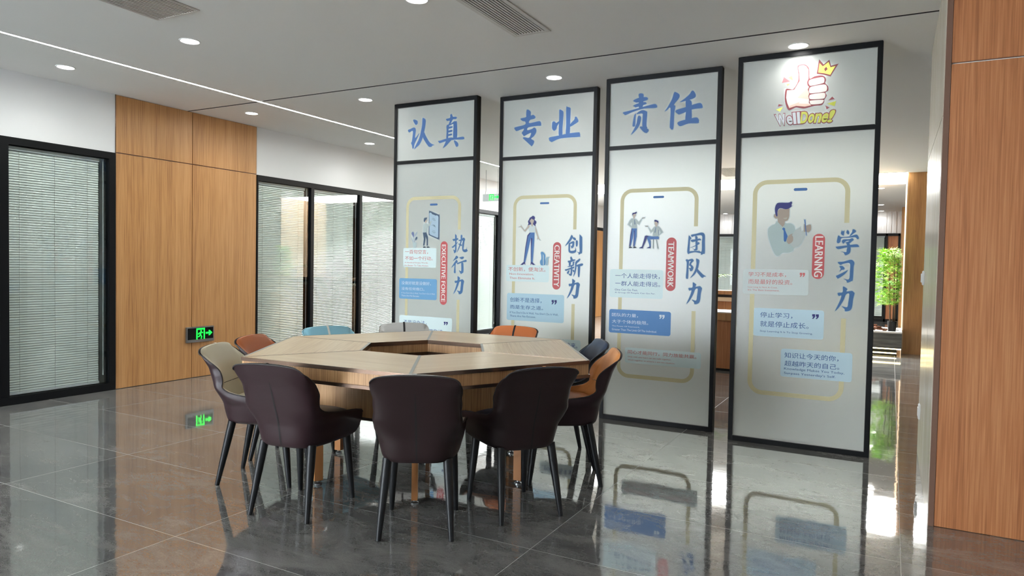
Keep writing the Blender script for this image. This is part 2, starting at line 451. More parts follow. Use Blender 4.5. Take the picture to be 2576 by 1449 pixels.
for x in (-9, -6.6, -4): wf.box(x, x + .2, -5.1, -5, .25, 2.65)
wf.box(-4, 4, -5.1, -5, .25, 2.65)
struct('wall_front', wf, M['wall'])
pier = struct('wall_pier', MB().box(.185, 3.9, 12.53, 14.1, 0, H), M['oak'])
obj('edge_trim', MB().box(.172, .1849, 12.53, 14.1, 0, H), mat('pale_pier_side', lin(205, 170, 135), .4), pier)  # paler slab over the whole left side of the pier
struct('wall_far_pier', MB().box(.175, 3.9, 19.07, 20.38, 0, H), M['oak'])

def plate(name, label, y, z, h, wd):
    t = thing(name, label, 'switch' if name == 'wall_switch' else 'socket', (.198, y, z), 0)
    obj('plate', MB().box(-.012, 0, -wd / 2, wd / 2, -h / 2, h / 2), M['white'], t, bevel=.004)
    return t
t = plate('wall_switch', 'white light switch high on the cream passage wall', 5.6, 1.235, .1, .09)
obj('rocker', MB().box(-.02, -.0121, -.03, .03, -.032, .032), M['white'], t, bevel=.003)
t = plate('power_socket', 'white power socket low on the cream passage wall', 5.45, .335, .1, .09)
obj('socket_face', MB().box(-.016, -.0121, -.028, .028, -.03, .03), M['white'], t, bevel=.002)

# ---------------------------------------------------------------- ceiling fittings
def downlight(x, y, label, group):
    t = thing('downlight', label, 'ceiling light', (x, y, H), 0, group)
    R = 40
    rim = MB()
    prof = [(.073, 0), (.071, -.004), (.064, -.005), (.0585, -.001)]
    P = [[(r_ * math.cos(2 * math.pi * k / R), r_ * math.sin(2 * math.pi * k / R), z) for k in range(R + 1)] for r_, z in prof]
    rim.grid(P)
    obj('rim', rim, M['white'], t, smooth=True)
    obj('diffuser', MB().disc(0, 0, -.0012, .0586, R), M['lamp'], t)
    ld = bpy.data.lights.new('beam', 'AREA'); ld.shape = 'DISK'; ld.size = .11; ld.energy = W_DOWN; ld.color = (1, .985, .95); ld.spread = math.radians(130)
    lo = bpy.data.objects.new('beam', ld); COL.objects.link(lo); lo.parent = t; lo.location = (0, 0, -.003)
    return t
DL = [(-6.01, 3.338, 'round ceiling downlight near the left edge, left of the light strip'),
      (-4.455, 3.33, 'round ceiling downlight just right of the light strip, left vent behind it'),
      (-6.006, 5.233, 'round ceiling downlight over the right end of the oak wall cladding'),
      (-4.474, 5.25, 'round ceiling downlight between the light strip and the leftmost screen'),
      (-6.05, 7.191, 'round ceiling downlight over the three blinds, beside the leftmost screen'),
      (-2.5, 5.278, 'round ceiling downlight in front of the second screen'),
      (-2.51, 3.389, 'round ceiling downlight cut by the top edge between the two vents'),
      (-.619, 5.233, 'round ceiling downlight touching the top of the thumbs up screen'),
      (-4.143, 20.1, 'small far downlight before the ribbed wall, between the third and fourth screens'),
      (-.225, 14.7, 'nearest of three far downlights right of the thumbs up screen'),
      (-.265, 18.3, 'middle of three far downlights right of the thumbs up screen'),
      (-.285, 20.15, 'farthest of three downlights right of the thumbs up screen')]
for d in DL: downlight(d[0], d[1], d[2], 'round ceiling downlights')
for x in (-6.0, -4.46, -2.5, -.6):      # the grid goes on over the viewer and past the screens
    for y in (1.45, -.45, -2.4, -4.2):
        downlight(x, y, 'round ceiling downlight over the near part of the room, out of the picture', 'downlights over the viewer')
downlight(-.6, 3.389, 'round ceiling downlight over the near part of the room, out of the picture', 'downlights over the viewer')
for x in (2.0, ):
    for y in (3.3, 1.45, -.45, -2.4):
        downlight(x, y, 'round ceiling downlight over the near part of the room, out of the picture', 'downlights over the viewer')
for x, y in ((-.6, 7.19), (-4.46, 11.0), (-2.5, 11.0), (-.6, 11.0)):
        downlight(x, y, 'round ceiling downlight behind the four screens', 'downlights behind the screens')
for x, y in ((-6.0, 9.1), (-6.0, 11.0), (-4.46, 15.5), (-2.5, 15.5), (-4.46, 18.0), (-2.5, 18.0), (2.0, 7.2), (2.0, 9.5), (-.72, 9.4), (-2.5, 9.1), (1.1, 11.0), (-.8, 17.0)):  # the off-grid lamps are unseen, added to brighten the far room
    downlight(x, y, 'unseen round ceiling downlight brightening the far room, hidden by the screens', 'downlights of the far room')

t = thing('led_strip', 'thin bright light line running along the ceiling on the left', 'light strip', (-5.49, 0, H))
obj('diffuser', MB().box(-.012, .012, -4.5, 12.3, -.003, -.0005), M['led'], t)
obj('channel', MB().box(-.016, -.0121, -4.5, 12.3, -.004, 0).box(.0121, .016, -4.5, 12.3, -.004, 0), M['white'], t)
t = thing('light_panel', 'wide glowing ceiling panel in the far room beside the oak pier', 'ceiling light', (0, 13.25, H))
obj('diffuser', MB().box(-6.2, .165, -.8, .8, -.004, -.001), M['panel_light'], t)
obj('frame', MB().box(-6.22, .17, -.82, -.8, -.006, 0).box(-6.22, .17, .8, .82, -.006, 0), M['white'], t)

def vent(x0, x1, y0, y1, label, nsl, fr=.012):
    t = thing('air_vent', label, 'air vent', ((x0 + x1) / 2, y1, H), 0, 'slotted ceiling vents')
    wdt, L = x1 - x0, y1 - y0
    obj('frame', MB().box(-wdt / 2, -wdt / 2 + fr, -L, 0, -.007, 0).box(wdt / 2 - fr, wdt / 2, -L, 0, -.007, 0).box(-wdt / 2 + fr, wdt / 2 - fr, -fr, 0, -.007, 0).box(-wdt / 2 + fr, wdt / 2 - fr, -L, -L + fr, -.007, 0), M['vent'], t)
    obj('backing', MB().box(-wdt / 2 + fr, wdt / 2 - fr, -L + fr, -fr, -.0012, -.0006), M['vent_dark'], t)
    p = (wdt - 2 * fr) / nsl
    sl = MB()
    for k in range(nsl):
        x = -wdt / 2 + fr + k * p
        sl.add([(x + p * .1, y, z) for y in (-L + fr, -fr) for z in (-.0013, -.006)] + [(x + p * .62, y, z) for y in (-L + fr, -fr) for z in (-.0013, -.006)],
               [(0, 1, 3, 2), (4, 6, 7, 5), (1, 5, 7, 3), (0, 2, 6, 4), (0, 4, 5, 1), (2, 3, 7, 6)])
    obj('louvres', sl, M['vent'], t)
vent(-4.252, -3.845, 1.6, 2.945, 'wide slotted ceiling vent near the upper left corner', 17)
vent(-2.3, -2.03, 2.9, 4.222, 'narrow slotted ceiling vent at the top centre of the picture', 10, .03)
vent(-2.5, -2.16, 11.07, 12.05, 'far slotted ceiling vent between the third and fourth screens', 12)

# ---------------------------------------------------------------- exit signs
def pictogram(parent, ox, oz, h, facing='y', dy=-.002):
    """green running man in a doorway; built in an x-z plane"""
    u = h / 10
    def P(pts): return [(ox + x * u, oz + z * u) for x, z in pts]
    mb = MB()
    for q in ([(0, 0), (1.3, 0), (1.3, 10), (0, 10)], [(7.7, 0), (9, 0), (9, 10), (7.7, 10)], [(1.3, 8.6), (7.7, 8.6), (7.7, 10), (1.3, 10)]):
        mb.flat(P(q), dy)
    mb.flat(P([(5.0 + .85 * math.cos(a), 7.3 + .85 * math.sin(a)) for a in [k * math.pi / 6 for k in range(12)]]), dy)
    for q in ([(3.6, 6.3), (5.3, 6.4), (5.0, 3.6), (3.5, 3.8)], [(3.7, 6.3), (2.2, 5.6), (1.8, 4.4), (2.6, 4.2), (2.9, 5.1), (4.0, 5.4)],
              [(5.0, 6.3), (6.2, 5.2), (7.2, 5.7), (7.0, 6.4), (6.2, 6.1), (5.2, 6.6)], [(3.5, 4.0), (4.6, 3.8), (3.4, 2.2), (1.7, 1.9), (1.7, 2.8), (2.9, 3.0)],
              [(4.1, 3.9), (5.1, 3.8), (6.1, 2.4), (5.6, .2), (4.6, .2), (5.0, 2.2)]):
        mb.flat(P(q), dy)
    return obj('pictogram', mb, M['green'], parent)
def arrow(parent, ox, oz, L, h, dy=-.002):
    mb = MB()
    mb.flat([(ox, oz - h * .17), (ox + L * .5, oz - h * .17), (ox + L * .42, oz - h * .5), (ox + L * .62, oz - h * .5), (ox + L, oz), (ox + L * .62, oz + h * .5), (ox + L * .42, oz + h * .5), (ox + L * .5, oz + h * .17), (ox, oz + h * .17)], dy)
    return obj('arrow', mb, M['green'], parent)
t = thing('exit_sign', 'black wall exit sign with green running man low on the oak cladding', 'exit sign', (XW + .005, 5.025, .464), math.radians(90))
obj('frame', MB().box(-.172, .172, -.022, 0, -.083, .083), M['steel'], t, bevel=.004)
obj('face', MB().box(-.157, .157, -.0245, -.0221, -.052, .07), M['sign_face'], t)
pictogram(t, -.056, -.052, .118, dy=-.0255)
arrow(t, .062, .01, .082, .056, dy=-.0255)
t = thing('exit_sign', 'hanging exit sign seen between the first two screens', 'exit sign', (-5.79, 9.95, 2.37))
obj('housing', MB().box(-.175, .175, -.012, .012, -.06, .06), mat('sign_housing', lin(176, 180, 182), .4), t, bevel=.004)
pictogram(t, -.05, -.045, .1, dy=-.0135)
arrow(t, .045, .008, .1, .05, dy=-.0135)
for x in (-.132, .09):
    obj('cable', MB().tube([(x, 0, .06), (x + .012, 0, .12), (x + .012, 0, .3), (x + .01, 0, H - 2.37)], .004, 8), M['cable'], t)

# printed artwork, in millimetres from the lower left corner of each screen
GLYPHS={'renzhen_a':(1,[[(219,2656),(238,2661),(267,2649),(274,2634),(271,2617),(253,2608),(235,2626)],[(160,2565),(189,2574),(225,2585),(247,2577),(253,2549),(247,2483),(294,2527),(277,2489),(242,2428),(232,2388),(218,2384),(210,2413),(200,2439),(209,2459),(218,2552),(175,2542)],[(329,2664),(341,2669),(366,2650),(367,2609),(354,2541),(334,2474),(300,2418),(264,2392),(237,2377),(257,2415),(292,2471),(312,2533),(326,2601)],[(351,2530),(369,2500),(405,2446),(434,2418),(470,2402),(452,2397),(438,2387),(413,2388),(392,2407),(363,2443),(338,2485)]]),'renzhen_b':(1,[[(649,2671),(666,2677),(680,2652),(710,2649),(724,2639),(711,2627),(681,2627),(664,2603),(644,2576),(631,2577),(644,2616),(616,2618),(604,2636),(646,2644)],[(610,2573),(631,2583),(641,2588),(632,2532),(628,2451),(609,2449),(611,2522)],[(631,2586),(664,2591),(691,2606),(711,2606),(725,2592),(728,2452),(687,2452),(687,2562),(681,2584),(644,2573)],[(631,2560),(672,2563),(677,2554),(665,2548),(631,2543)],[(628,2524),(669,2529),(676,2520),(666,2512),(629,2509)],[(627,2490),(666,2495),(673,2487),(666,2480),(627,2476)],[(517,2436),(544,2439),(647,2458),(714,2453),(794,2457),(808,2444),(798,2432),(714,2436),(647,2432),(586,2425),(538,2415),(524,2424)],[(620,2448),(664,2437),(647,2418),(607,2384),(573,2367),(590,2399)],[(695,2424),(708,2428),(739,2404),(744,2378),(729,2368),(716,2377)]]),'zhuanye_a':(2,[[(271,2682),(281,2688),(300,2680),(315,2662),(316,2633),(337,2635),(353,2628),(363,2613),(354,2600),(309,2592),(302,2564),(385,2573),(407,2573),(419,2561),(422,2541),(417,2531),(372,2533),(292,2526),(284,2501),(329,2509),(350,2520),(365,2514),(374,2500),(373,2475),(352,2444),(324,2422),(349,2404),(354,2390),(345,2368),(330,2354),(318,2363),(266,2408),(239,2433),(254,2440),(302,2432),(322,2474),(286,2465),(252,2451),(239,2462),(227,2482),(242,2501),(247,2518),(212,2511),(175,2502),(160,2510),(148,2530),(163,2539),(255,2553),(260,2580),(232,2589),(212,2606),(217,2614),(265,2621),(268,2644)]]),'zhuanye_b':(2,[[(599,2653),(607,2660),(630,2647),(640,2631),(639,2581),(634,2493),(632,2428),(600,2430),(597,2496),(599,2590)],[(666,2669),(681,2675),(705,2665),(709,2643),(708,2550),(706,2438),(704,2426),(668,2428),(668,2522)],[(533,2552),(545,2560),(559,2556),(572,2544),(598,2557),(598,2540),(581,2516),(575,2492),(558,2477),(543,2481),(531,2501),(530,2527)],[(752,2581),(765,2583),(779,2563),(785,2547),(776,2532),(709,2500),(707,2522),(745,2559)],[(503,2415),(520,2423),(600,2431),(687,2442),(785,2446),(801,2437),(805,2412),(796,2405),(687,2406),(601,2401),(539,2380),(525,2380),(508,2392),(503,2405)]]),'zeren_a':(3,[[(276,2676),(295,2682),(316,2672),(317,2635),(311,2571),(279,2571),(280,2638)],[(232,2631),(277,2648),(334,2649),(354,2637),(342,2621),(271,2611),(245,2617)],[(233,2590),(278,2605),(329,2609),(343,2598),(333,2590),(259,2574),(243,2579)],[(146,2542),(195,2550),(298,2569),(387,2584),(419,2584),(432,2566),(419,2554),(324,2557),(234,2540),(172,2519),(156,2525)],[(251,2520),(257,2524),(255,2492),(253,2427),(244,2419),(230,2426),(236,2481),(243,2512)],[(261,2520),(280,2536),(311,2546),(344,2534),(351,2515),(347,2423),(354,2398),(315,2407),(313,2487),(311,2518),(274,2518)],[(274,2497),(284,2503),(300,2491),(298,2458),(283,2416),(251,2378),(219,2355),(244,2400),(263,2442),(268,2472)],[(292,2409),(315,2413),(360,2391),(366,2375),(355,2361),(342,2360),(322,2372)]]),'zeren_b':(3,[[(566,2659),(578,2664),(609,2643),(607,2613),(570,2568),(580,2552),(573,2496),(570,2387),(558,2370),(543,2383),(539,2408),(541,2541),(514,2528),(496,2521),(519,2555),(549,2607)],[(706,2660),(721,2659),(738,2630),(734,2607),(695,2593),(647,2585),(614,2582),(647,2603),(688,2635)],[(662,2593),(689,2593),(708,2573),(710,2514),(709,2430),(664,2431),(665,2506)],[(582,2519),(655,2537),(756,2560),(783,2555),(794,2533),(787,2519),(716,2516),(626,2488),(601,2490)],[(600,2421),(627,2434),(687,2444),(747,2451),(766,2435),(769,2417),(760,2405),(688,2408),(631,2393),(610,2399)]]),'zhi':(1,[[(725,1544),(732,1548),(743,1533),(742,1476),(742,1402),(735,1382),(719,1374),(714,1388),(708,1408),(724,1402),(727,1454)],[(699,1504),(722,1509),(753,1514),(760,1504),(748,1496),(728,1493),(712,1487),(701,1496)],[(691,1432),(708,1443),(754,1478),(751,1469),(729,1443),(708,1426),(698,1424)],[(788,1539),(796,1545),(805,1537),(803,1498),(790,1459),(771,1415),(748,1381),(761,1415),(778,1459),(787,1498)],[(763,1496),(784,1500),(815,1517),(828,1515),(836,1502),(829,1480),(824,1441),(821,1411),(838,1409),(853,1415),(856,1428),(858,1411),(866,1398),(853,1387),(833,1384),(815,1393),(807,1411),(806,1454),(811,1491),(780,1487)],[(762,1461),(780,1461),(803,1452),(796,1441),(780,1448)]]),'xing':(1,[[(743,1349),(763,1336),(752,1323),(731,1312),(708,1301),(726,1327)],[(744,1311),(757,1299),(755,1286),(738,1275),(735,1236),(738,1192),(728,1185),(718,1194),(722,1235),(722,1259),(690,1237),(711,1270),(731,1297)],[(777,1332),(798,1339),(821,1341),(826,1331),(814,1320),(798,1319),(785,1326)],[(750,1280),(768,1286),(835,1309),(852,1311),(858,1301),(848,1293),(814,1289),(768,1273),(758,1270)],[(799,1285),(814,1287),(822,1274),(824,1202),(811,1187),(796,1181),(785,1195),(777,1212),(798,1206),(800,1237)]]),'chuang':(2,[[(740,1544),(746,1546),(757,1531),(739,1499),(715,1472),(685,1451),(703,1481),(724,1512)],[(750,1525),(771,1525),(786,1512),(783,1501),(767,1505)],[(718,1472),(730,1477),(732,1455),(732,1416),(743,1407),(769,1410),(781,1418),(783,1436),(791,1410),(784,1394),(760,1386),(736,1388),(719,1400),(716,1433)],[(729,1479),(758,1492),(770,1488),(772,1477),(766,1442),(747,1430),(740,1446),(735,1453),(747,1451),(753,1472),(732,1468)],[(786,1494),(798,1499),(805,1488),(803,1455),(796,1446),(788,1451)],[(820,1544),(827,1547),(841,1533),(846,1516),(848,1399),(835,1384),(817,1375),(812,1390),(800,1399),(823,1399),(821,1455)]]),'xin':(2,[[(735,1348),(747,1355),(761,1333),(780,1331),(785,1325),(766,1316),(724,1302),(713,1317),(738,1324)],[(724,1302),(743,1307),(737,1272),(727,1272)],[(760,1307),(776,1314),(772,1290),(763,1281)],[(713,1267),(748,1281),(772,1290),(767,1275),(725,1265)],[(687,1240),(711,1247),(749,1261),(775,1268),(770,1253),(730,1241),(697,1230)],[(744,1272),(756,1268),(755,1198),(741,1187),(729,1193),(724,1206),(741,1207)],[(712,1223),(728,1237),(728,1219),(717,1202),(707,1210)],[(759,1242),(778,1233),(773,1220),(764,1224)],[(786,1308),(811,1330),(825,1339),(832,1330),(818,1312),(800,1295),(796,1256),(786,1208),(770,1181),(776,1216),(784,1264)],[(800,1282),(838,1295),(854,1296),(859,1287),(847,1276),(805,1269)],[(812,1278),(831,1282),(832,1239),(828,1187),(823,1177),(814,1184),(811,1238)]]),'tuan':(3,[[(713,1524),(718,1529),(733,1513),(733,1504),(725,1489),(723,1408),(719,1388),(712,1386),(705,1405),(709,1464)],[(712,1386),(712,1403),(751,1408),(790,1409),(807,1402),(807,1393),(768,1399),(734,1393)],[(733,1535),(769,1543),(815,1553),(838,1536),(841,1477),(843,1396),(833,1387),(814,1380),(811,1393),(794,1412),(817,1406),(818,1477),(815,1530),(761,1526),(739,1520)],[(731,1494),(766,1500),(800,1506),(812,1494),(792,1492),(745,1479)],[(765,1524),(778,1524),(784,1507),(784,1455),(785,1425),(779,1414),(759,1412),(757,1421),(748,1427),(768,1426),(768,1477)],[(720,1433),(750,1444),(775,1459),(788,1479),(800,1468),(784,1455),(750,1440)]]),'dui':(3,[[(695,1336),(705,1343),(721,1330),(719,1282),(718,1200),(712,1189),(700,1198),(703,1261),(703,1317)],[(710,1336),(744,1347),(758,1333),(745,1317),(739,1304),(754,1287),(757,1275),(749,1255),(734,1250),(727,1265),(719,1274),(737,1276),(731,1291),(722,1295),(728,1317),(734,1330),(710,1325)],[(776,1344),(783,1348),(801,1337),(799,1305),(791,1267),(769,1225),(735,1197),(756,1231),(772,1266),(780,1309)],[(789,1269),(802,1256),(833,1227),(855,1212),(842,1208),(831,1200),(819,1205),(799,1228),(785,1247)]]),'xue':(4,[[(726,1554),(732,1547),(741,1552),(739,1523),(733,1519),(720,1532)],[(760,1556),(770,1547),(772,1532),(765,1526),(754,1539)],[(793,1560),(806,1558),(814,1546),(799,1532),(782,1516),(776,1518),(789,1541)],[(705,1519),(724,1508),(769,1511),(811,1524),(825,1519),(833,1499),(824,1493),(810,1506),(777,1504),(726,1500),(719,1476),(707,1465),(697,1471),(698,1493)],[(728,1480),(738,1491),(773,1493),(792,1500),(801,1489),(789,1476),(774,1463),(762,1467),(748,1469),(766,1476),(774,1482),(754,1479),(739,1463),(731,1469)],[(756,1469),(774,1465),(783,1441),(784,1411),(776,1393),(755,1382),(747,1389),(741,1400),(727,1407),(756,1404),(760,1419),(763,1445)],[(691,1439),(704,1443),(759,1450),(817,1458),(833,1450),(835,1441),(825,1439),(759,1436),(708,1424)]]),'xi':(4,[[(707,1334),(743,1339),(789,1352),(810,1333),(807,1299),(805,1216),(794,1203),(771,1193),(764,1207),(750,1219),(780,1218),(784,1272),(782,1326),(743,1323),(724,1315)],[(718,1306),(736,1308),(750,1295),(748,1284),(733,1280),(720,1269),(726,1288)],[(699,1238),(714,1247),(745,1265),(771,1280),(757,1256),(730,1232),(711,1220),(705,1225)]]),'li1':(1,[[(760,1153),(768,1155),(787,1141),(783,1124),(814,1129),(826,1121),(832,1110),(825,1074),(820,1027),(813,1004),(798,992),(777,990),(773,1004),(757,1023),(788,1018),(795,1052),(799,1107),(780,1102),(766,1064),(740,1016),(715,989),(732,1028),(746,1067),(752,1095),(736,1093),(728,1107),(734,1114),(759,1119)]]),'li2':(2,[[(759,1155),(766,1157),(787,1142),(782,1125),(814,1130),(826,1122),(833,1111),(826,1074),(821,1026),(814,1002),(798,989),(776,987),(772,1002),(756,1021),(788,1016),(795,1051),(799,1108),(780,1103),(765,1063),(738,1014),(713,987),(730,1027),(745,1067),(750,1095),(734,1093),(726,1108),(732,1115),(757,1120)]]),'li3':(3,[[(755,1158),(762,1161),(782,1146),(778,1129),(810,1134),(822,1126),(828,1115),(821,1078),(817,1030),(810,1006),(794,994),(773,992),(768,1007),(752,1026),(784,1020),(791,1055),(795,1112),(776,1107),(761,1067),(735,1018),(710,991),(726,1031),(741,1071),(746,1099),(730,1097),(722,1112),(728,1118),(753,1123)]]),'li4':(4,[[(744,1162),(752,1165),(772,1150),(768,1133),(800,1138),(812,1130),(818,1119),(811,1082),(807,1034),(800,1010),(785,998),(763,995),(759,1010),(742,1029),(774,1024),(781,1059),(785,1116),(765,1111),(751,1071),(725,1022),(700,994),(716,1035),(731,1075),(736,1103),(720,1100),(712,1115),(718,1122),(743,1127)]])}
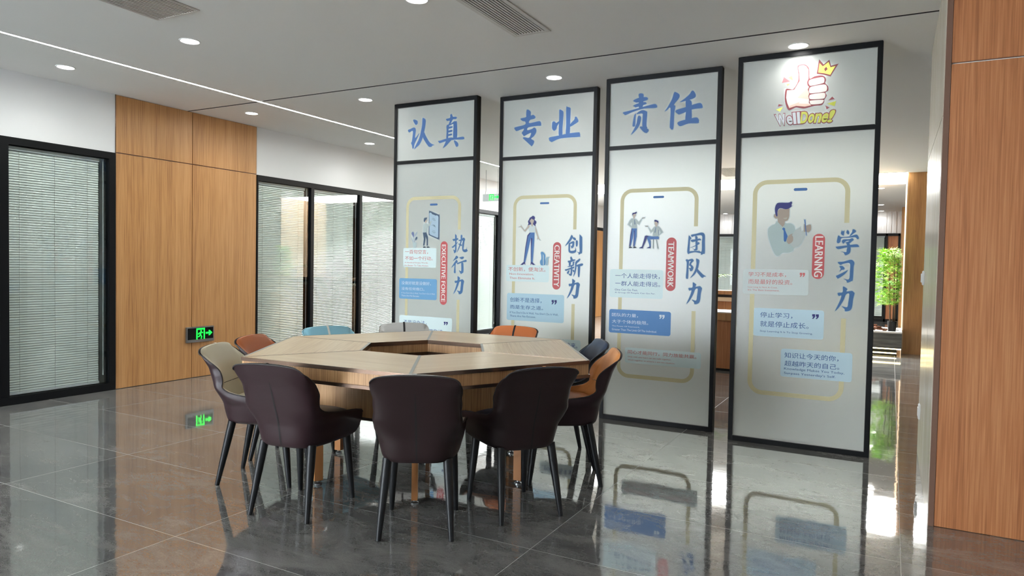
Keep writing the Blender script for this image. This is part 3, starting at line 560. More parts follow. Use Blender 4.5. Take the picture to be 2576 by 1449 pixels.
DRAWN={'man_phone':(1,[('slate',1,[(422,1763),(433,1775),(479,1759),(532,1739),(546,1722),(547,1516),(540,1504),(529,1505),(433,1541),(421,1557),(422,1626)]),('screen',0,[(426,1752),(437,1761),(450,1756),(458,1745),(502,1730),(510,1733),(527,1727),(533,1713),(532,1525),(525,1518),(441,1548),(430,1560)]),('slate',0,[(466,1709),(493,1699),(493,1697),(466,1706)]),('slate',0,[(455,1702),(502,1686),(502,1683),(455,1700)]),('slate',0,[(467,1690),(495,1680),(495,1678),(467,1688)]),('slate',0,[(466,1647),(496,1635),(496,1632),(466,1644)]),('slate',0,[(455,1640),(503,1624),(503,1621),(455,1638)]),('slate',0,[(467,1591),(497,1581),(497,1579),(467,1589)]),('slate',0,[(457,1583),(504,1569),(504,1567),(457,1581)]),('slate',0,[(467,1572),(494,1563),(494,1560),(467,1570)]),('shirt',0,[(358,1640),(377,1657),(396,1658),(416,1645),(450,1680),(456,1676),(439,1639),(409,1614),(400,1571),(357,1570)]),('skin',0,[(377,1681),(386,1688),(400,1694),(406,1685),(402,1675),(398,1668),(385,1658),(377,1662)]),('slate',0,[(363,1681),(365,1703),(376,1711),(395,1712),(402,1715),(401,1702),(386,1688),(381,1680),(375,1669),(367,1673)]),('slate',0,[(355,1569),(396,1571),(416,1526),(416,1444),(402,1443),(401,1500),(387,1532),(386,1497),(375,1443),(361,1443),(368,1507)]),('dark',0,[(362,1434),(381,1435),(401,1423),(361,1422)]),('dark',0,[(404,1434),(424,1435),(443,1423),(404,1422)]),('mauve',1,[(220,1564),(236,1577),(248,1568),(252,1548),(248,1523),(231,1542)]),('slate',1,[(267,1493),(269,1516),(282,1529),(291,1520),(285,1504)]),('palem',1,[(262,1539),(270,1561),(285,1575),(284,1561),(266,1532)]),('palem',0,[(247,1523),(252,1523),(264,1472),(258,1472)]),('palem',0,[(217,1531),(227,1513),(248,1475),(242,1473),(228,1501)]),('pot',0,[(240,1470),(279,1470),(273,1422),(247,1422)])]),'woman':(2,[('navy',1,[(307,1637),(313,1653),(308,1672),(318,1689),(326,1705),(341,1713),(355,1722),(370,1718),(378,1705),(375,1686),(392,1671),(392,1656),(384,1641),(387,1626),(370,1638),(359,1645),(344,1657),(340,1646),(324,1642)]),('skin',0,[(331,1683),(343,1698),(356,1690),(369,1686),(367,1668),(359,1653),(361,1638),(353,1623),(341,1634),(340,1653),(334,1664)]),('skin',0,[(321,1678),(331,1681),(331,1668)]),('skin',0,[(309,1638),(328,1636),(324,1618),(303,1601),(283,1579),(272,1583),(237,1622),(203,1623),(235,1630),(237,1641),(246,1626),(276,1594),(299,1620)]),('skin',0,[(381,1625),(387,1625),(400,1593),(418,1537),(427,1515),(441,1500),(431,1502),(414,1515),(410,1507),(406,1511),(408,1530),(386,1582)]),('white',0,[(328,1638),(340,1638),(353,1623),(366,1638),(378,1630),(382,1572),(329,1573),(318,1605)]),('blue',0,[(329,1571),(378,1571),(377,1507),(365,1302),(346,1302),(341,1519),(320,1425),(289,1301),(272,1301),(286,1432),(305,1545)]),('navy',0,[(329,1571),(336,1567),(313,1537),(294,1432),(278,1301),(272,1301),(286,1432),(305,1545)]),('navy',0,[(341,1519),(357,1519),(349,1433),(350,1302),(346,1302)]),('navy',0,[(270,1301),(287,1301),(289,1278),(283,1278),(281,1287),(264,1276),(238,1275)]),('navy',0,[(346,1302),(363,1302),(378,1287),(392,1277),(369,1277),(348,1287),(348,1276),(343,1276)]),('leaf',1,[(445,1388),(456,1397),(475,1389),(490,1367),(491,1337),(495,1311),(492,1281),(478,1275),(451,1275),(440,1296),(441,1314),(451,1333),(450,1363)]),('white',0,[(467,1378),(475,1363),(477,1278),(470,1277)]),('paleleaf',1,[(498,1282),(499,1337),(511,1348),(531,1349),(521,1334),(518,1304),(514,1278)])]),'two_men':(3,[('shirt',0,[(240,1670),(254,1672),(260,1665),(271,1669),(282,1664),(302,1643),(326,1668),(331,1664),(307,1619),(287,1629),(289,1593),(243,1593),(246,1643),(229,1624),(246,1600),(239,1599),(209,1622),(225,1654)]),('skin',0,[(246,1694),(255,1706),(278,1711),(277,1693),(269,1683),(268,1675),(265,1667),(256,1670),(254,1686)]),('navy',1,[(246,1707),(250,1715),(270,1720),(278,1725),(284,1719),(278,1711),(255,1706),(252,1696),(248,1699)]),('greyblue',0,[(264,1663),(268,1664),(276,1626),(271,1620),(265,1625)]),('skind',0,[(326,1668),(332,1676),(355,1679),(353,1673),(332,1668)]),('blue',0,[(244,1591),(288,1590),(288,1525),(274,1444),(261,1444),(264,1565),(257,1511),(239,1444),(226,1444),(235,1538)]),('navy',0,[(244,1591),(249,1590),(241,1530),(235,1444),(226,1444),(235,1538)]),('navy',0,[(266,1573),(271,1573),(268,1498),(268,1444),(261,1444)]),('dark',0,[(226,1441),(237,1443),(257,1431),(226,1429)]),('dark',0,[(262,1441),(274,1443),(293,1431),(262,1429)]),('shirt',0,[(432,1598),(443,1606),(457,1606),(470,1602),(484,1587),(503,1557),(476,1532),(474,1524),(423,1527),(425,1566),(406,1552),(382,1599),(386,1601),(409,1573)]),('white',0,[(475,1577),(486,1556),(476,1537)]),('greyblue',0,[(468,1577),(473,1577),(473,1535),(469,1535)]),('skin',0,[(434,1643),(454,1641),(466,1627),(459,1616),(457,1603),(443,1601),(443,1611),(436,1622)]),('navy',1,[(433,1648),(438,1657),(455,1653),(466,1645),(466,1635),(461,1630),(456,1640),(437,1643)]),('greyblue',0,[(445,1598),(450,1598),(446,1558),(441,1551),(436,1558)]),('skind',0,[(356,1610),(380,1610),(386,1604),(380,1602),(361,1604)]),('navy',0,[(358,1527),(369,1532),(391,1528),(375,1511),(364,1482),(346,1440),(335,1440),(348,1487)]),('blue',0,[(374,1514),(391,1528),(418,1524),(470,1524),(476,1516),(473,1502),(402,1500),(407,1487),(409,1441),(398,1441),(395,1460)]),('navy',0,[(313,1431),(335,1442),(346,1442),(344,1428),(315,1428)]),('navy',0,[(378,1431),(398,1442),(409,1442),(407,1429),(378,1429)]),('grey',0,[(426,1500),(430,1500),(431,1429),(427,1429)]),('grey',0,[(451,1500),(454,1500),(471,1429),(467,1429)])]),'man_pen':(4,[('shirt2',1,[(240,1558),(247,1578),(266,1593),(288,1604),(301,1624),(326,1597),(339,1580),(349,1594),(352,1617),(363,1607),(391,1606),(410,1596),(420,1580),(425,1560),(439,1556),(466,1543),(484,1546),(492,1526),(472,1474),(452,1444),(421,1429),(413,1409),(382,1397),(344,1395),(320,1375),(301,1376),(284,1400),(264,1447),(244,1511)]),('sheet',0,[(425,1560),(459,1579),(466,1548),(482,1559),(494,1526),(472,1474),(452,1444),(421,1429),(392,1460),(410,1484),(410,1533)]),('skind2',1,[(289,1676),(297,1659),(302,1661),(302,1644),(290,1642),(277,1655),(279,1671)]),('skind2',0,[(302,1661),(302,1696),(318,1714),(354,1708),(382,1713),(382,1660),(379,1643),(372,1628),(353,1619),(351,1597),(340,1580),(324,1597),(306,1617),(302,1644)]),('sheetl',0,[(340,1644),(356,1647),(370,1648),(362,1638),(350,1638)]),('navy',1,[(283,1712),(290,1741),(308,1755),(371,1754),(390,1761),(398,1755),(394,1734),(399,1731),(379,1713),(354,1708),(318,1716),(302,1696),(302,1661),(295,1659),(287,1678)]),('tie',0,[(336,1567),(344,1577),(356,1572),(357,1557),(375,1515),(365,1479),(356,1474),(350,1484),(347,1554)]),('skind2',1,[(371,1484),(378,1514),(397,1530),(410,1533),(403,1523),(411,1510),(412,1484),(402,1469),(385,1459),(375,1467)]),('skind2',1,[(481,1596),(487,1599),(495,1590),(515,1596),(527,1593),(529,1562),(516,1544),(504,1543),(496,1549),(483,1546)]),('tie',0,[(482,1632),(489,1632),(501,1520),(497,1518)])]),'thumb':(4,[('maroon',1,[(404,2711),(412,2724),(443,2728),(467,2714),(482,2687),(487,2621),(517,2632),(560,2635),(586,2621),(593,2599),(589,2578),(608,2554),(609,2525),(592,2513),(601,2490),(587,2466),(586,2449),(570,2428),(523,2427),(463,2415),(435,2419),(404,2427),(380,2418),(356,2411),(338,2442),(326,2495),(331,2561),(359,2561),(383,2559),(412,2611),(411,2666)]),('palm',0,[(411,2706),(418,2716),(443,2719),(462,2709),(477,2684),(480,2622),(471,2597),(475,2575),(485,2563),(477,2546),(487,2516),(482,2498),(488,2472),(487,2451),(503,2433),(462,2427),(404,2438),(359,2426),(344,2464),(336,2502),(340,2553),(388,2553),(421,2610),(418,2665)]),('blush',0,[(411,2494),(469,2558),(475,2561),(485,2563),(477,2546),(487,2516),(482,2498),(486,2476)]),('blush',0,[(359,2441),(427,2464),(420,2453),(489,2443),(503,2433),(462,2427),(404,2438),(359,2426)]),('palm',1,[(481,2596),(494,2613),(564,2622),(581,2611),(582,2589),(572,2579),(499,2569),(485,2580)]),('palm',1,[(486,2541),(499,2562),(579,2570),(599,2555),(600,2530),(584,2519),(504,2516),(488,2523)]),('palm',1,[(489,2498),(501,2509),(574,2513),(591,2504),(590,2481),(575,2471),(502,2475),(490,2485)]),('palm',1,[(494,2457),(498,2466),(576,2464),(581,2453),(566,2438),(509,2438),(496,2446)])]),'crown':(4,[('maroon',0,[(544,2748),(575,2708),(610,2736),(622,2694),(669,2703),(621,2621),(577,2638),(532,2649)]),('lime',0,[(548,2722),(570,2696),(606,2723),(619,2684),(651,2690),(619,2632),(580,2647),(541,2657)]),('orange',0,[(548,2722),(570,2696),(577,2678),(583,2648),(541,2657)]),('maroon',0,[(579,2677),(592,2690),(601,2673),(586,2659)])]),'sparks':(4,[('maroonl',0,[(316,2651),(359,2615),(305,2610)]),('lime',0,[(344,2642),(371,2658),(378,2619)]),('lime',0,[(334,2599),(361,2600),(342,2582)]),('maroon',0,[(286,2461),(317,2451),(282,2443)]),('lime',0,[(268,2423),(317,2439),(297,2405)]),('maroon',0,[(636,2481),(653,2463),(612,2456)]),('limed',0,[(605,2435),(662,2448),(653,2413)]),('maroon',0,[(594,2423),(622,2408),(603,2395)])])}
CARDS={1: [('cardw', (122, 1232, 515, 1420), [('一百句空言，', 'red', (144, 1362, 418, 1403)), ('不如一个行动。', 'red', (145, 1301, 473, 1339)), ('A Hundred Empty Words,', 'red', (142, 1268, 420, 1283)), ("It's Better To Take Action.", 'red', (143, 1243, 426, 1257))], None), ('cardb1', (78, 922, 526, 1123), [('没做好就是没做好，', 'whitet', (106, 1060, 457, 1095)), ('没有任何借口。', 'whitet', (107, 1007, 382, 1036)), ("If You Don't Do It Well, You Don't Do It Well,", 'whitet', (107, 971, 507, 987)), ('There Are No Excuses.', 'whitet', (107, 945, 322, 961))], None), ('cardw', (87, 560, 707, 759), [('不是没办法，', 'blued', (138, 680, 413, 716)), ('而是没用心想办法。', 'blued', (139, 621, 625, 643))], ('navy', (613, 690, 658, 721)))], 2: [('cardw', (91, 1122, 530, 1273), [('不创新，便淘汰。', 'red', (113, 1215, 495, 1255)), ('Non-Innovation,', 'red', (126, 1179, 377, 1200)), ('Then Eliminate It.', 'red', (127, 1144, 389, 1163))], None), ('cardb2', (104, 762, 685, 1013), [('创新不是选择，', 'blued', (137, 931, 461, 974)), ('而是生存之道。', 'blued', (138, 868, 478, 904)), ("If You Don't Do It Well, You Don't Do It Well,", 'blued', (137, 823, 629, 844)), ('There Are No Excuses.', 'blued', (138, 794, 405, 811))], ('navy', (562, 926, 613, 965))), ('cardw', (476, 503, 852, 619), [('创新才有未来。', 'blued', (520, 545, 822, 592))], None)], 3: [('cardw', (65, 1021, 517, 1254), [('一个人能走得快，', 'blued', (112, 1180, 489, 1222)), ('一群人能走得远。', 'blued', (113, 1117, 494, 1157)), ('One Can Go Fast,', 'blued', (111, 1075, 308, 1093)), ('A Group Of People Can Go Far.', 'blued', (112, 1053, 456, 1067))], None), ('cardb', (66, 726, 588, 921), [('团队的力量，', 'whitet', (91, 861, 316, 891)), ('大于个体的极限。', 'whitet', (93, 806, 403, 836)), ('The Power Of Teamwork,', 'whitet', (93, 776, 333, 788)), ('Greater Than The Limit Of The Individual.', 'whitet', (93, 746, 476, 763))], ('whitet', (494, 861, 537, 894))), ('cardw', (211, 484, 836, 611), [('同心才能同行，同力放能共赢。', 'red', (237, 560, 799, 591)), ('Only with one heart can we walk together,', 'red', (237, 529, 599, 542)), ('Work together to achieve a win-win situation.', 'red', (237, 502, 630, 515))], None)], 4: [('cardg', (75, 1093, 523, 1276), [('学习不是成本，', 'red', (113, 1221, 372, 1254)), ('而是最好的投资。', 'red', (114, 1167, 415, 1202)), ('Learning Is Not A Cost,', 'red', (112, 1136, 316, 1149)), ("It's The Best Investment.", 'red', (113, 1117, 331, 1130))], ('red', (464, 1226, 498, 1255))), ('cardl', (159, 788, 631, 993), [('停止学习，', 'blued', (204, 925, 424, 964)), ('就是停止成长。', 'blued', (206, 858, 533, 900)), ('Stop Learning It Is To Stop Growing.', 'blued', (205, 816, 561, 832))], ('navy', (554, 932, 597, 965))), ('cardl', (354, 506, 819, 707), [('知识让今天的你，', 'blued', (379, 642, 732, 682)), ('超越昨天的自己。', 'blued', (381, 585, 739, 623)), ('Knowledge Makes You Today,', 'blued', (379, 552, 771, 573)), ("Surpass Yesterday's Self.", 'blued', (379, 521, 716, 542))], None)]}
BADGES={1: ('EXECUTIVE FORCE', (563, 882, 642, 1485), (577, 911, 623, 1452)), 2: ('CREATIVITY', (566, 1060, 645, 1484), (579, 1086, 631, 1457)), 3: ('TEAMWORK', (537, 1088, 618, 1515), (552, 1118, 600, 1480)), 4: ('LEARNNG', (542, 1214, 621, 1531), (557, 1229, 610, 1512))}
SLOTS={1:(432,1826,520,1845),2:(426,1826,518,1843),3:(418,1831,507,1849),4:(406,1836,496,1856)}
PHONES={1:(151,785,1915,1594,937),2:(153,788,1909,1596,937),3:(142,783,1913,1602,936),4:(128,770,1921,1606,944)}

# ================================================================ screens with printed graphics
PALBASE = 1.02
def pc(r, g, b):
    c = lin(r, g, b); return tuple(min(.9, k * PALBASE) for k in c[:3]) + (1,)
PAL = {'char': (70, 106, 160), 'char2': (62, 104, 152), 'border': (206, 216, 216), 'phone': (184, 177, 142), 'slot': (66, 104, 158),
       'badge': (186, 84, 86), 'badget': (232, 226, 222), 'cardw': (196, 212, 212), 'cardb1': (106, 156, 196), 'cardb2': (158, 186, 198), 'cardb': (78, 126, 180),
       'cardg': (184, 192, 190), 'cardl': (172, 194, 204), 'red': (190, 96, 96), 'blued': (52, 84, 146), 'whitet': (214, 224, 230), 'navy': (50, 52, 112),
       'slate': (66, 84, 106), 'screen': (166, 188, 204), 'shirt': (172, 184, 182), 'skin': (184, 172, 160), 'skind': (150, 146, 136), 'dark': (44, 54, 66), 'mauve': (106, 116, 154),
       'palem': (154, 168, 184), 'pot': (182, 200, 200), 'white': (202, 212, 212), 'blue': (72, 112, 168), 'leaf': (88, 140, 184), 'paleleaf': (146, 178, 194), 'greyblue': (120, 138, 158),
       'grey': (130, 138, 134), 'shirt2': (166, 182, 180), 'sheet': (176, 184, 181), 'sheetl': (176, 172, 162), 'skind2': (160, 146, 133), 'tie': (54, 100, 160), 'maroon': (134, 72, 76), 'maroonl': (190, 112, 116),
       'lime': (222, 226, 116), 'limed': (176, 182, 76), 'orange': (238, 190, 110), 'palm': (216, 210, 204), 'blush': (218, 190, 174), 'silver': (196, 202, 206), 'gold': (190, 194, 92)}
for k in ('cardw', 'cardl', 'cardg', 'cardb2', 'phone'): PAL[k] = tuple(min(250, c * 1.09) for c in PAL[k])
PM = {k: mat('print_' + k, pc(*v), .5, spec=.3) for k, v in PAL.items()}

def smooth_loop(p, n=3):
    """closed Catmull-Rom through the points"""
    out = []; N = len(p)
    for i in range(N):
        a, b, c, d = (np.array(p[(i + k) % N], float) for k in (-1, 0, 1, 2))
        for k in range(n):
            t = k / n
            q = .5 * (2 * b + (c - a) * t + (2 * a - 5 * b + 4 * c - d) * t * t + (3 * b - a - 3 * c + d) * t ** 3)
            out.append((float(q[0]), float(q[1])))
    return out
def grow(poly, d):
    """the outline moved outward by d (mitred, limited at sharp tips)"""
    P = [np.array(p, float) for p in poly]
    P = [p for i, p in enumerate(P) if np.hypot(*(p - P[i - 1])) > 1e-6]
    area = sum(P[i - 1][0] * P[i][1] - P[i][0] * P[i - 1][1] for i in range(len(P)))
    sg = 1 if area > 0 else -1
    out = []
    for i in range(len(P)):
        a, b, c = P[i - 1], P[i], P[(i + 1) % len(P)]
        e1, e2 = (b - a) / np.hypot(*(b - a)), (c - b) / np.hypot(*(c - b))
        n1, n2 = np.array((e1[1], -e1[0])) * sg, np.array((e2[1], -e2[0])) * sg
        s = n1 + n2; L = np.hypot(*s)
        if L < .25: s = n1 + (e1 - e2) * .9; L = np.hypot(*s); out.append(tuple(b + s / max(L, 1e-6) * d)); continue
        s = s / L; k = min(1.6, 1 / max(.3, float(s @ n1)))
        dd = d
        if (e1[0] * e2[1] - e1[1] * e2[0]) * sg < -.05: dd = min(d, .45 * min(np.hypot(*(b - a)), np.hypot(*(c - b)))); k = 1
        out.append(tuple(b + s * dd * k))
    return out
def outline(mb, poly, d, y, mi):
    mb.flat(grow(poly, d), y, mi)
def rrect(x0, z0, x1, z1, r, n=6):
    pts = []
    for cx, cz, a0 in ((x1 - r, z0 + r, -90), (x1 - r, z1 - r, 0), (x0 + r, z1 - r, 90), (x0 + r, z0 + r, 180)):
        for k in range(n + 1):
            a = math.radians(a0 + 90 * k / n); pts.append((cx + r * math.cos(a), cz + r * math.sin(a)))
    return pts
_tc = {}
def text_geo(s, off=0.0, res=3):
    """outline of a line of writing in Blender's built-in font, as vertices scaled to a 0..1 box"""
    key = (s, off)
    if key not in _tc:
        cu = bpy.data.curves.new('writing', 'FONT'); cu.body = s; cu.resolution_u = res; cu.offset = off
        o = bpy.data.objects.new('writing', cu); COL.objects.link(o)
        dg = bpy.context.evaluated_depsgraph_get()
        me = bpy.data.meshes.new_from_object(o.evaluated_get(dg))
        v = np.array([p.co[:2] for p in me.vertices]); f = [tuple(p.vertices) for p in me.polygons]
        bpy.data.objects.remove(o); bpy.data.curves.remove(cu); bpy.data.meshes.remove(me)
        lo, hi = v.min(0), v.max(0)
        _tc[key] = ((v - lo) / (hi - lo), f)
    return _tc[key]
def write(mb, s, rect, y, mi=0, down=False, off=0.0):
    v, f = text_geo(s, off)
    x0, z0, x1, z1 = rect
    if down: pts = [(x0 + (x1 - x0) * q[1], y, z1 - (z1 - z0) * q[0]) for q in v]
    else: pts = [(x0 + (x1 - x0) * q[0], y, z0 + (z1 - z0) * q[1]) for q in v]
    mb.add(pts, f, mi)
mm = lambda l: [(x / 1000, z / 1000) for x, z in l]
rm = lambda r_: tuple(k / 1000 for k in r_)
GY = -.0006      # print layers stand this far apart in front of the glass

def drawing(name, key, root, face, border=.006):
    cols, mb, bd = [], MB(), MB()
    for i, (c, s, pts) in enumerate(DRAWN[key][1]):
        if c not in cols: cols.append(c)
        q = mm(pts)
        if s: q = smooth_loop(q)
        mb.flat(q, face + GY * 2 - .0002 * i, cols.index(c))
        outline(bd, q, border, face + GY - .00002 * i, 0)
    cols2 = cols + ['border']
    for v_, f_, m_ in ((bd.v, bd.f, bd.m),):
        b = len(mb.v); mb.v += v_; mb.f += [tuple(b + i for i in q) for q in f_]; mb.m += [len(cols)] * len(f_)
    return obj(name, mb, [PM[c] for c in cols2], root)
SCREENS = {1: (-4.343, -3.392, 5.526, ('renzhen_a', 'renzhen_b'), ('zhi', 'xing', 'li1'), 'man_phone', 'man holding a giant phone',
               'black framed frosted glass screen farthest left, with the man holding a giant phone'),
           2: (-3.241, -2.279, 5.686, ('zhuanye_a', 'zhuanye_b'), ('chuang', 'xin', 'li2'), 'woman', 'woman in blue trousers',
               'black framed frosted glass screen with the woman in blue trousers, second from left'),
           3: (-2.128, -1.188, 5.506, ('zeren_a', 'zeren_b'), ('tuan', 'dui', 'li3'), 'two_men', 'standing man and seated man talking',
               'black framed frosted glass screen with two men talking, third from left'),
           4: (-1.038, -.098, 5.339, (), ('xue', 'xi', 'li4'), 'man_pen', 'man in a blue tie holding a pen',
               'black framed frosted glass screen with a thumbs up picture, nearest the right wall')}
for n_, (xl, xr, Y, head, side, pic, piclab, lab) in SCREENS.items():
    W = xr - xl
    root = thing('glass_screen', lab, 'partition screen', (xl, Y, 0), 0, 'framed glass screens across the room')
    T = .072
    fr = MB()
    fr.box(0, .032, 0, T, 0, H - .001).box(W - .032, W, 0, T, 0, H - .001)
    fr.box(.032, W - .032, 0, T, 0, .037).box(.032, W - .032, 0, T, 2.235, 2.268).box(.032, W - .032, 0, T, 2.784, H - .001)
    obj('frame', fr, M['black'], root, bevel=.0025)
    groove = MB().box(W - .0001, W + .0012, .024, .03, .0, H - .002).box(W - .0001, W + .0012, .046, .052, 0, H - .002)
    obj('frame_groove', groove, M['seam'], root)
    face = .014
    for z0, z1 in ((.037, 2.235), (2.268, 2.784)):
        obj('glass_pane', MB().box(.032, W - .032, face, face + .01, z0, z1), M['frost'], root)
    for z0, z1 in ((.037, 2.235), (2.268, 2.784)):
        bead = MB().box(.032, .0345, face - .006, face, z0, z1).box(W - .0345, W - .032, face - .006, face, z0, z1).box(.0345, W - .0345, face - .006, face, z1 - .003, z1).box(.0345, W - .0345, face - .006, face, z0, z0 + .003)
        obj('glazing_bead', bead, M['alu'], root)
    # characters
    for g in head + side:
        mb = MB()
        for i, p in enumerate(GLYPHS[g][1]):
            q = smooth_loop(mm(p), 4)
            mb.flat(q, face + GY * 3 - .00002 * i, 0); outline(mb, q, .0055 if g in head else .005, face + GY * 2 - .00002 * i, 1)
        obj('character', mb, [PM['char' if g in head else 'char2'], PM['border']], root)
    # phone outline with a gap on its right side
    x0, x1, zt, ze, zs = (k / 1000 for k in PHONES[n_]); zb = .36; th = .031; R = .1
    def path(r_, ins):
        pts = [(x1 - ins, ze)]
        for cx, cz, a0, sgn in ((x1 - R, zt - R, 0, 1), (x0 + R, zt - R, 90, 1), (x0 + R, zb + R, 180, 1), (x1 - R, zb + R, 270, 1)):
            pts += [(cx + (R - ins) * math.cos(math.radians(a0 + 90 * k / 8)), cz + (R - ins) * math.sin(math.radians(a0 + 90 * k / 8))) for k in range(9)]
        return pts + [(x1 - ins, zs)]
    po, pi = path(0, 0), path(0, th)
    mb = MB()
    for i in range(len(po) - 1):
        mb.flat([po[i], po[i + 1], pi[i + 1], pi[i]], face + GY)
    obj('phone_outline', mb, PM['phone'], root)
    a = rm(SLOTS[n_])
    obj('speaker_slot', MB().flat(rrect(*a, min((a[3] - a[1]) / 2, .012) * .98), face + GY), PM['slot'], root)
    # picture
    drawing('picture', pic, root, face).__setitem__('label', piclab)
    if n_ == 4:
        drawing('thumb_picture', 'thumb', root, face, .004)['label'] = 'thumbs up hand with maroon outline'
        drawing('crown_picture', 'crown', root, face, .004)['label'] = 'tilted yellow crown'
        for c, s_, pts in DRAWN['sparks'][1]:
            mb = MB().flat(mm(pts), face + GY * 2)
            outline(mb, mm(pts), .003, face + GY, 1)
            obj('spark_mark', mb, [PM[c], PM['border']], root)
        def quad(u, v):
            TL, TR, BL, BR = np.array((.262, 2.386)), np.array((.660, 2.386)), np.array((.284, 2.306)), np.array((.645, 2.302))
            p = (TL * (1 - u) + TR * u) * v + (BL * (1 - u) + BR * u) * (1 - v)
            return float(p[0]), float(p[1]) + .006 * math.sin(u * math.pi)
        mb = MB(); cols = ['silver', 'gold', 'maroon', 'border']
        for k, (ch, ua, ub, hh, ci) in enumerate((('W', 245, 575, 1, 0), ('e', 605, 805, .77, 0), ('l', 830, 935, 1.02, 0), ('l', 970, 1070, 1.02, 0), ('D', 1095, 1330, 1, 1),
                                                  ('o', 1350, 1555, .78, 1), ('n', 1572, 1795, .78, 1), ('e', 1808, 2020, .78, 1), ('!', 2030, 2200, 1.02, 1))):
            ua, ub = (ua - 245) / 1965, (ub - 245) / 1965
            for off, mi, dy, gx, gz in ((.03, ci, 4, 0, 0), (.06, 2, 3, .014, .075), (.08, 3, 2, .021, .12)):
                v, f = text_geo(ch, off)
                sl = .12 * (ci == 1)
                pts = [quad(ua - gx + (ub - ua + 2 * gx) * q[0] + sl * (q[1] - .5) * .25, -gz + (hh + 2 * gz) * q[1]) for q in v]
                mb.add([(p[0], face + GY * dy - .00002 * k, p[1]) for p in pts], f, mi)
        obj('well_done_lettering', mb, [PM[c] for c in cols], root)
    # red badge and speech cards
    s, r1, r2 = BADGES[n_]
    r1, r2 = rm(r1), rm(r2)
    bd = obj('word_badge', MB().flat(rrect(*r1, (r1[2] - r1[0]) / 2 * .98, 8), face + GY * 2), PM['badge'], root)
    mb = MB()
    for k, dz in enumerate((-.0018, -.0006, .0006, .0018)):
        write(mb, s, (r2[0], r2[1] + dz, r2[2], r2[3] + dz), face + GY * 3 - .00002 * k, down=True)
    obj('badge_word', mb, PM['badget'], bd)
    for col, r_, lines, quote in CARDS[n_]:
        r_ = rm(r_)
        cd = obj('speech_card', MB().flat(rrect(*r_, .018), face + GY * 2), PM[col], root)
        for s, c, q in lines:
            mb = MB(); write(mb, s, rm(q), face + GY * 3)
            if '，' in s[:-1]:          # two phrases on one line
                xs = sorted((sum(mb.v[i][0] for i in f) / len(f)) for f in mb.f)
                cut = max((b_ - a_, (a_ + b_) / 2) for a_, b_ in zip(xs, xs[1:]))[1]
                for side in (0, 1):
                    mb2 = MB()
                    for f in mb.f:
                        if (sum(mb.v[i][0] for i in f) / len(f) > cut) == bool(side): mb2.add([mb.v[i] for i in f], [tuple(range(len(f)))])
                    obj('card_line', mb2, PM[c], cd)
                continue
            obj('card_line', mb, PM[c], cd)
        if quote:
            mb = MB(); qx0, qz0, qx1, qz1 = rm(quote[1])
            for k in (0, 1):
                u0, u1 = qx0 + (qx1 - qx0) * (k * .55), qx0 + (qx1 - qx0) * (k * .55 + .45)
                wd = u1 - u0; hh = qz1 - qz0
                mb.flat([(u0, qz1), (u1, qz1), (u1, qz1 - hh * .55), (u0 + wd * .45, qz0), (u0, qz0), (u0 + wd * .4, qz1 - hh * .5), (u0, qz1 - hh * .5)], face + GY * 3)
            obj('quotation_mark', mb, PM[quote[0]], cd)

# ================================================================ hexagonal table
TC, TR, TZ, TROT = (-2.536, 3.553), 1.087, .7526, 2.2
hexa = lambda R: [(R * math.cos(math.radians(60 * k)), R * math.sin(math.radians(60 * k))) for k in range(6)]
table = thing('conference_table', 'hexagonal oak conference table with an open centre', 'table', (TC[0], TC[1], 0), math.radians(TROT))
RI = .408
O, I = hexa(TR - .006), hexa(RI)
def uvpanel(name, poly, z0, z1, mat_, parent, ang):
    mb = MB().prism(poly, z0, z1)
    o = obj(name, mb, mat_, parent)
    uv = o.data.uv_layers.new(name='UVMap')
    ca, sa = math.cos(ang), math.sin(ang)
    for l in o.data.loops:
        p = o.data.vertices[l.vertex_index].co
        uv.data[l.index].uv = (p.x * ca + p.y * sa + ang * 3, -p.x * sa + p.y * ca + p.z)
    return o
for k in range(6):
    a, b, c, d = O[k], O[(k + 1) % 6], I[(k + 1) % 6], I[k]
    cx_, cy_ = (a[0] + b[0] + c[0] + d[0]) / 4, (a[1] + b[1] + c[1] + d[1]) / 4
    s = .9985
    q = [(cx_ + (x - cx_) * s, cy_ + (y - cy_) * s) for x, y in (a, b, c, d)]
    ang = math.radians(60 * k + 120)
    uvpanel('tabletop_panel', q, TZ - .02, TZ, M['table_top'], table, ang)
for k in (1, 2, 4, 5, 0, 3):      # joints between the six top panels; two carry a grey metal strip
    a, b = np.array(I[k]), np.array(O[k])
    d = (b - a) / np.hypot(*(b - a)); nn = np.array((-d[1], d[0])) * (.008 if k in (2, 5) else .0012)
    q = [tuple(a + nn), tuple(a - nn), tuple(b - nn), tuple(b + nn)]
    obj('joint_strip', MB().prism(q[::-1], TZ - .01, TZ + .0012), M['alu'] if k in (2, 5) else M['bronze'], table)
for k in (0, 3):                  # grey strips along the outer edge and the opening of the two end panels
    for P, ins in ((O, .012), (I, -.014)):
        a, b = np.array(P[k]), np.array(P[(k + 1) % 6])
        m_ = (a + b) / 2; n2 = -m_ / np.hypot(*m_) * ins
        q = [tuple(a), tuple(b), tuple(b + n2), tuple(a + n2)]
        if ins > 0: q = q[::-1]
        mbq = MB().prism(q, TZ - .01, TZ + .001)
        obj('edge_strip', mbq, M['alu'], table)
obj('top_edge_band', MB().ring(hexa(TR), hexa(TR - .007), TZ - .019, TZ + .0005), M['bronze'], table)
obj('apron', MB().ring(hexa(TR - .006), hexa(TR - .024), TZ - .078, TZ - .0195), M['table_side'], table)
obj('lower_edge_band', MB().ring(hexa(TR + .004), hexa(TR - .026), TZ - .095, TZ - .0785), M['bronze'], table)
obj('inner_edge_band', MB().ring(hexa(RI + .006), hexa(RI - .001), TZ - .026, TZ - .0005), M['bronze'], table)
